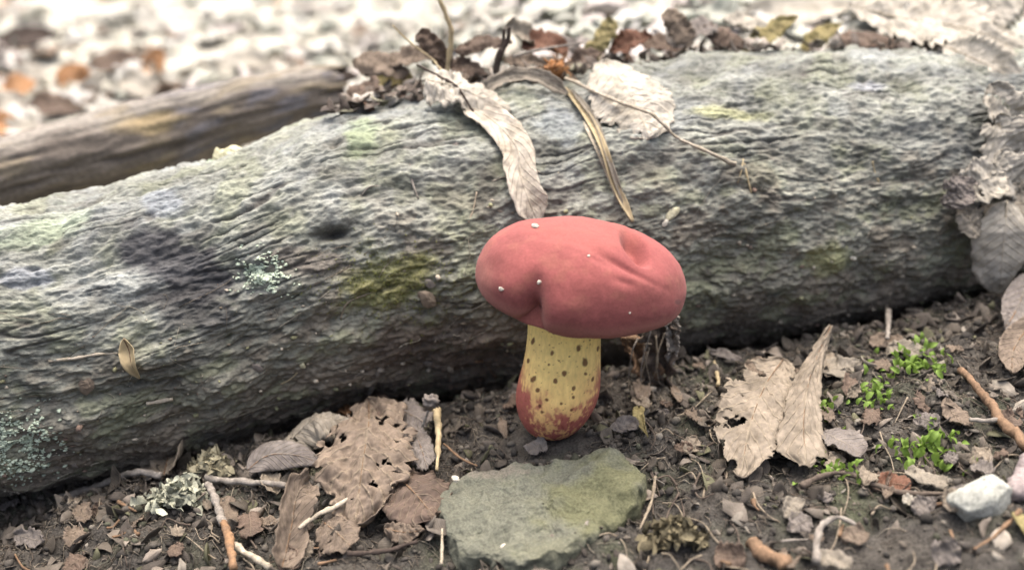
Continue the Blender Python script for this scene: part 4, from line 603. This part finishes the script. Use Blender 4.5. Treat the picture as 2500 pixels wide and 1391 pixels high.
def flakes(x, y, z, size, cols, seed, tilt=.5, asp=.6):
    r = np.random.default_rng(seed); n = len(x); uu, vv = np.meshgrid([-1, -.5, 0, .5, 1], [-1, 0, 1], indexing='ij'); w5 = np.array([.12, .8, 1, .75, .08])[:, None]
    L = size[:, None, None]; P = np.stack([np.broadcast_to(uu * L, (n, 5, 3)), vv * w5 * L * asp * r.uniform(.6, 1.2, (n, 5, 3)), L * (r.normal(size=(n, 1, 1)) * .35 * uu ** 2 + r.normal(size=(n, 1, 1)) * .35 * vv ** 2 * w5)], -1)
    for axs in ((1, 2), (0, 2), (0, 1)):
        a = r.normal(size=n) * tilt if axs != (0, 1) else r.uniform(0, 6.28, n); c_, s_ = np.cos(a)[:, None, None], np.sin(a)[:, None, None]; p, q = P[..., axs[0]].copy(), P[..., axs[1]].copy(); P[..., axs[0]] = p * c_ - q * s_; P[..., axs[1]] = p * s_ + q * c_
    P += np.stack([x, y, z], 1)[:, None, None]; f = grid_faces(5, 3)
    uv = np.tile(np.stack([(uu + 1) / 2, (vv + 1) / 2], -1).reshape(-1, 2), (n, 1)); return P.reshape(-1, 3), (f[None] + 15 * np.arange(n)[:, None, None]).reshape(-1, 4), np.repeat(cols, 15, 0), uv
for (x, y, lf), sx, n_, cb, lb in (((440, 1235, .1), 1.0, 420, (.30, .31, .24), 'ragged grey-green lichen crusted clump over the twig at lower left'), ((520, 1165, .3), .65, 260, (.27, .25, .17), 'small knobbly olive clump behind the grey-green clump'), ((1650, 1330, .0), .9, 260, (.12, .105, .065), 'mossy brown soil clod right of the stone tip')):
    c0 = S(x, y, lf, 'ground'); g = rng.normal(size=(n_, 3)) * [sx * .42, sx * .28, sx * .10]; g[:, 2] = np.abs(g[:, 2]) + .35 * np.exp(-(g[:, 0] / sx) ** 2 * 4); P = c0 + g; cc = np.array(cb) * rng.uniform(.5, 1.5, (n_, 1)); V1, F1, c1, uv1 = flakes(P[:, 0], P[:, 1], P[:, 2], rng.uniform(.06, .26, n_), cc, 11, .9)
    thing('lichen_clump' if 'clod' not in lb else 'soil_clod', V1, F1, M['crumb'], lb, 'lichen' if 'clod' not in lb else 'clod', col=c1, smooth=False)
n_ = 6500; x, y = soilpos(n_); k = np.hypot(x - 1.2, y) > 1.5; x, y = x[k], y[k]; n_ = len(x); sz = .06 + .40 * rng.random(n_) ** 3.2
pal = np.array([(.11, .097, .08), (.17, .15, .125), (.075, .066, .057), (.24, .21, .175), (.34, .31, .26), (.13, .13, .08)]); V, F, c, uv = flakes(x, y, Gd(x, y) + .05 + .25 * sz * rng.random(n_), sz, pal[rng.choice(6, n_, p=[.3, .24, .24, .1, .04, .08])] * rng.uniform(.6, 1.3, (n_, 1)), 6, .7)
solid(stuff('leaf_mould', V, F, 'litterstuff', 'dark rotting leaf flakes scattered through the soil', 'leaf mould', col=c, uv=uv), .015)

n_ = 9000; x, y = soilpos(n_); k = np.hypot(x - 1.2, y) > 1.4; x, y = x[k], y[k]; n_ = len(x); th0 = rng.normal(size=n_) * .8 + np.where(x > 6, -.6, rng.uniform(0, 6, n_)); L = rng.uniform(.15, .8, n_); Q = []
for j in range(5):
    Q.append(np.stack([x, y, Gd(x, y) + .03 + .10 * math.sin(j * .8) * rng.random(n_)], 1)); th0 = th0 + rng.normal(size=n_) * .45; x = x + np.cos(th0) * L / 4; y = y + np.sin(th0) * L / 4
Q = np.stack(Q, 1); wd = rng.uniform(.007, .020, n_)[:, None, None]; V = np.stack([Q + [0, 0, 1] * wd, Q + np.array([.8, .6, -.5]) * wd, Q + np.array([-.8, -.6, -.5]) * wd], 2).reshape(-1, 3); f = grid_faces(5, 3, True); F = (f[None] + 15 * np.arange(n_)[:, None, None]).reshape(-1, 4)
pal = np.array([(.09, .075, .06), (.16, .14, .11), (.25, .22, .17)]); stuff('root_fibres', V, F, 'crumb', 'mat of hair-fine root fibres in the soil', 'roots', col=np.repeat(pal[rng.choice(3, n_, p=[.55, .35, .1])], 15, 0))

n_ = 650; pxs = np.where(rng.random(n_) < .6, rng.uniform(840, 1480, n_), rng.uniform(1480, 2320, n_)); xx = np.interp(pxs, proj(LOGA[:, :3])[0], LOGA[:, 0]); la, lz, lr = logp(xx); t = rng.uniform(-.05, .62, n_) * np.where(pxs < 1480, 1, .8) + np.where(pxs < 1480, 0, .2); yy = la + lr * t; zz = np.maximum(lz + lr * np.sqrt(1 - t ** 2), G(xx, yy)) + .12 + .25 * rng.random(n_)
sz = .12 + .5 * rng.random(n_) ** 2.5; pal = np.array([(.12, .10, .085), (.20, .17, .14), (.085, .075, .065), (.32, .29, .25), (.44, .42, .37), (.17, .11, .08), (.24, .235, .17)]); V, F, c, uv = flakes(xx, yy, zz, sz, pal[rng.choice(7, n_, p=[.27, .22, .2, .12, .09, .05, .05])], 12, .6); solid(stuff('crest_litter', V, F, 'litterstuff', 'small dark leaf crumbs and flakes heaped along the log crest', 'leaf litter', col=c, uv=uv), .015)
# ------------------------------------------------------------------ blurred litter on the bank behind the log
def lit_mesh(k, mt): 
    L = 3.6; V, F, uv, C = ribbon([(-L / 2, 0, 0), (-L / 6, 0, rng.uniform(-.1, .5)), (L / 5, 0, rng.uniform(-.1, .5)), (L / 2, 0, rng.uniform(-.2, .4))], rng.uniform(1.3, 2.2), (0, 0, 1), random.choice(['leaf', 'oval', 'leaf']), serr=(8, .15) if k % 2 else (0, 0), cup=rng.uniform(-.4, .5), wav=.28, nu=22, nv=7, seed=k * 7 + 1, ragged=.15); return raw_mesh('litter_leaf', V, F, M[mt], uv=uv)
for nm, a, b in (('lit_white', (.55, .55, .52), (.46, .46, .43)), ('lit_greygreen', (.42, .44, .38), (.36, .38, .33)), ('lit_pink', (.52, .48, .455), (.44, .40, .375)), ('lit_brown', (.25, .19, .145), (.17, .13, .10)), ('lit_rust', (.50, .34, .22), (.38, .24, .15)), ('lit_cream', (.49, .48, .43), (.41, .40, .355))): LM(nm, a, b)
LCOL = [('lit_white', 'whitish'), ('lit_greygreen', 'grey-green'), ('lit_cream', 'cream'), ('lit_pink', 'pinkish white'), ('lit_greygreen', 'grey-green'), ('lit_white', 'whitish'), ('lit_cream', 'cream'), ('lit_white', 'whitish'), ('lit_greygreen', 'grey-green'), ('lit_brown', 'dark brown'), ('lit_pink', 'pinkish white'), ('lit_rust', 'rust-coloured')]
LMS = [lit_mesh(k, LCOL[k][0]) for k in range(12)]
cnt = 0
while cnt < 290:
    px_, py_ = rng.uniform(-150, 2650), rng.uniform(-90, 330); 
    if cnt % 3 == 0: px_, py_ = rng.uniform(-100, 1000), rng.uniform(60, 330)
    p = S(px_, py_, 0, 'ground'); a, b, R_ = [float(v) for v in logp(np.clip(p[0], LOGA[0, 0], LOGA[-1, 0]))]
    if p[1] < a + R_ * .8 or p[1] > 110: continue
    if BRA[0, 0] < p[0] < BRA[-1, 0] + 1:
        by, bz, bR = [float(v) for v in logp(p[0], BRA)]
        if p[1] < by + bR + .8: continue
    ci = cnt % 12
    if ci == 11 and px_ > 700: ci = 2
    o = add('litter_leaf', LMS[ci], None, LCOL[ci][1] + ' fallen leaf in the litter on the bank behind the log', 'leaf', LCOL[ci][1] + ' fallen leaves on the bank', loc=p + [0, 0, .25 + rng.random() * .35]); solid(o, .03); o.rotation_euler = (rng.normal() * .22, rng.normal() * .22, rng.uniform(0, 6.28)); o.scale = [rng.uniform(.5, 1.05)] * 3; cnt += 1
n_ = 4300; y = 12 + 110 * rng.random(n_) ** 1.3; x = rng.uniform(-1, 1, n_) * (22 + y * .75); a, b, R_ = logp(np.clip(x, LOGA[0, 0], LOGA[-1, 0])); by, bz, bR = logp(np.clip(x, BRA[0, 0], BRA[-1, 0]), BRA); k = (y > a + R_ * .75) & ((x > BRA[-1, 0] + .5) | (y > by + bR + .5)); x, y = x[k], y[k]; n_ = len(x)
pal = np.array([(.51, .51, .47), (.44, .45, .40), (.51, .475, .45), (.42, .44, .385), (.48, .48, .44), (.31, .28, .24), (.37, .355, .31)]); V, F, c, uv = flakes(x, y, Gd(x, y) + .12, rng.uniform(.5, 1.7, n_), pal[rng.choice(7, n_, p=[.2, .2, .14, .2, .14, .06, .06])], 7, .18, .55)
solid(stuff('leaf_litter', V, F, 'litterstuff', 'loose mass of grey-green and cream leaf litter on the bank', 'leaf litter', col=c, uv=uv), .02)
# the crisper orange and white leaves beside the branch
for x, y, s, mt, ang, wd, lb in [(45, 235, 55, 'leaf_orange', 25, 50, 'rusty orange leaf behind the left part of the branch'), (20, 325, 45, 'leaf_orange', -10, 40, 'bright orange leaf touching the left part of the branch'), (385, 170, 45, 'leaf_orange', 70, 40, 'amber leaf standing behind the middle of the branch'), (190, 210, 55, 'leaf_orange', -50, 45, 'faded orange leaf left of the upright white leaf'), (80, 200, 60, 'leaf_cream', 10, 35, 'white oval leaf above the rusty orange leaf'), (235, 245, 60, 'leaf_cream', 80, 40, 'upright white leaf behind the branch'), (345, 225, 55, 'leaf_cream', -25, 45, 'whitish curled leaf right of the upright white leaf'), (20, 270, 50, 'leaf_cream', 15, 40, 'white leaf between the two orange leaves'), (60, 330, 70, 'leaf_cream', 3, 30, 'long whitish leaf lying along the branch'), (140, 275, 70, 'leaf_brown', -5, 40, 'dark brown leaf in shade behind the branch'), (290, 165, 80, 'leaf_brown', 3, 40, 'brown leaf under a pale stalk behind the branch'), (60, 110, 90, 'twig_dark', 12, 40, 'dark decayed wood piece in the litter on the bank'), (600, 165, 70, 'leaf_cream', 0, 40, 'whitish leaf above the right part of the branch'), (1950, 45, 150, 'leaf_cream', 10, 70, 'very large white leaf behind the olive tent leaves')]:
    p = S(x, y + wd * .35, 0, 'ground'); a = math.radians(ang); yb = p[1]
    leaf('dry_leaf', lb, [D(x - s * math.cos(a), y + s * math.sin(a), yb) + [0, 0, .2], D(x, y, yb) + [0, -.2, .45], D(x + s * math.cos(a), y - s * math.sin(a), yb + .3) + [0, 0, .25]], wd * 1.7 * (yb + 28) / FPX, mt, (0, -.6, .8), shape='leaf', wav=.2, cup=.3, midrib=0, nu=30, nv=9, ragged=.12)
twig('twig', 'pale thin stalk lying over the brown leaf behind the branch', [S(200, 165, .9, 'ground'), S(290, 157, 1.0, 'ground'), S(370, 165, .9, 'ground')], [.05, .05], 'twig_pale')
twig('twig', 'grey twig on the litter left behind the branch', [S(-20, 290, .9, 'ground'), S(90, 265, 1.0, 'ground'), S(200, 240, .9, 'ground')], [.10, .08], 'twig_pale')
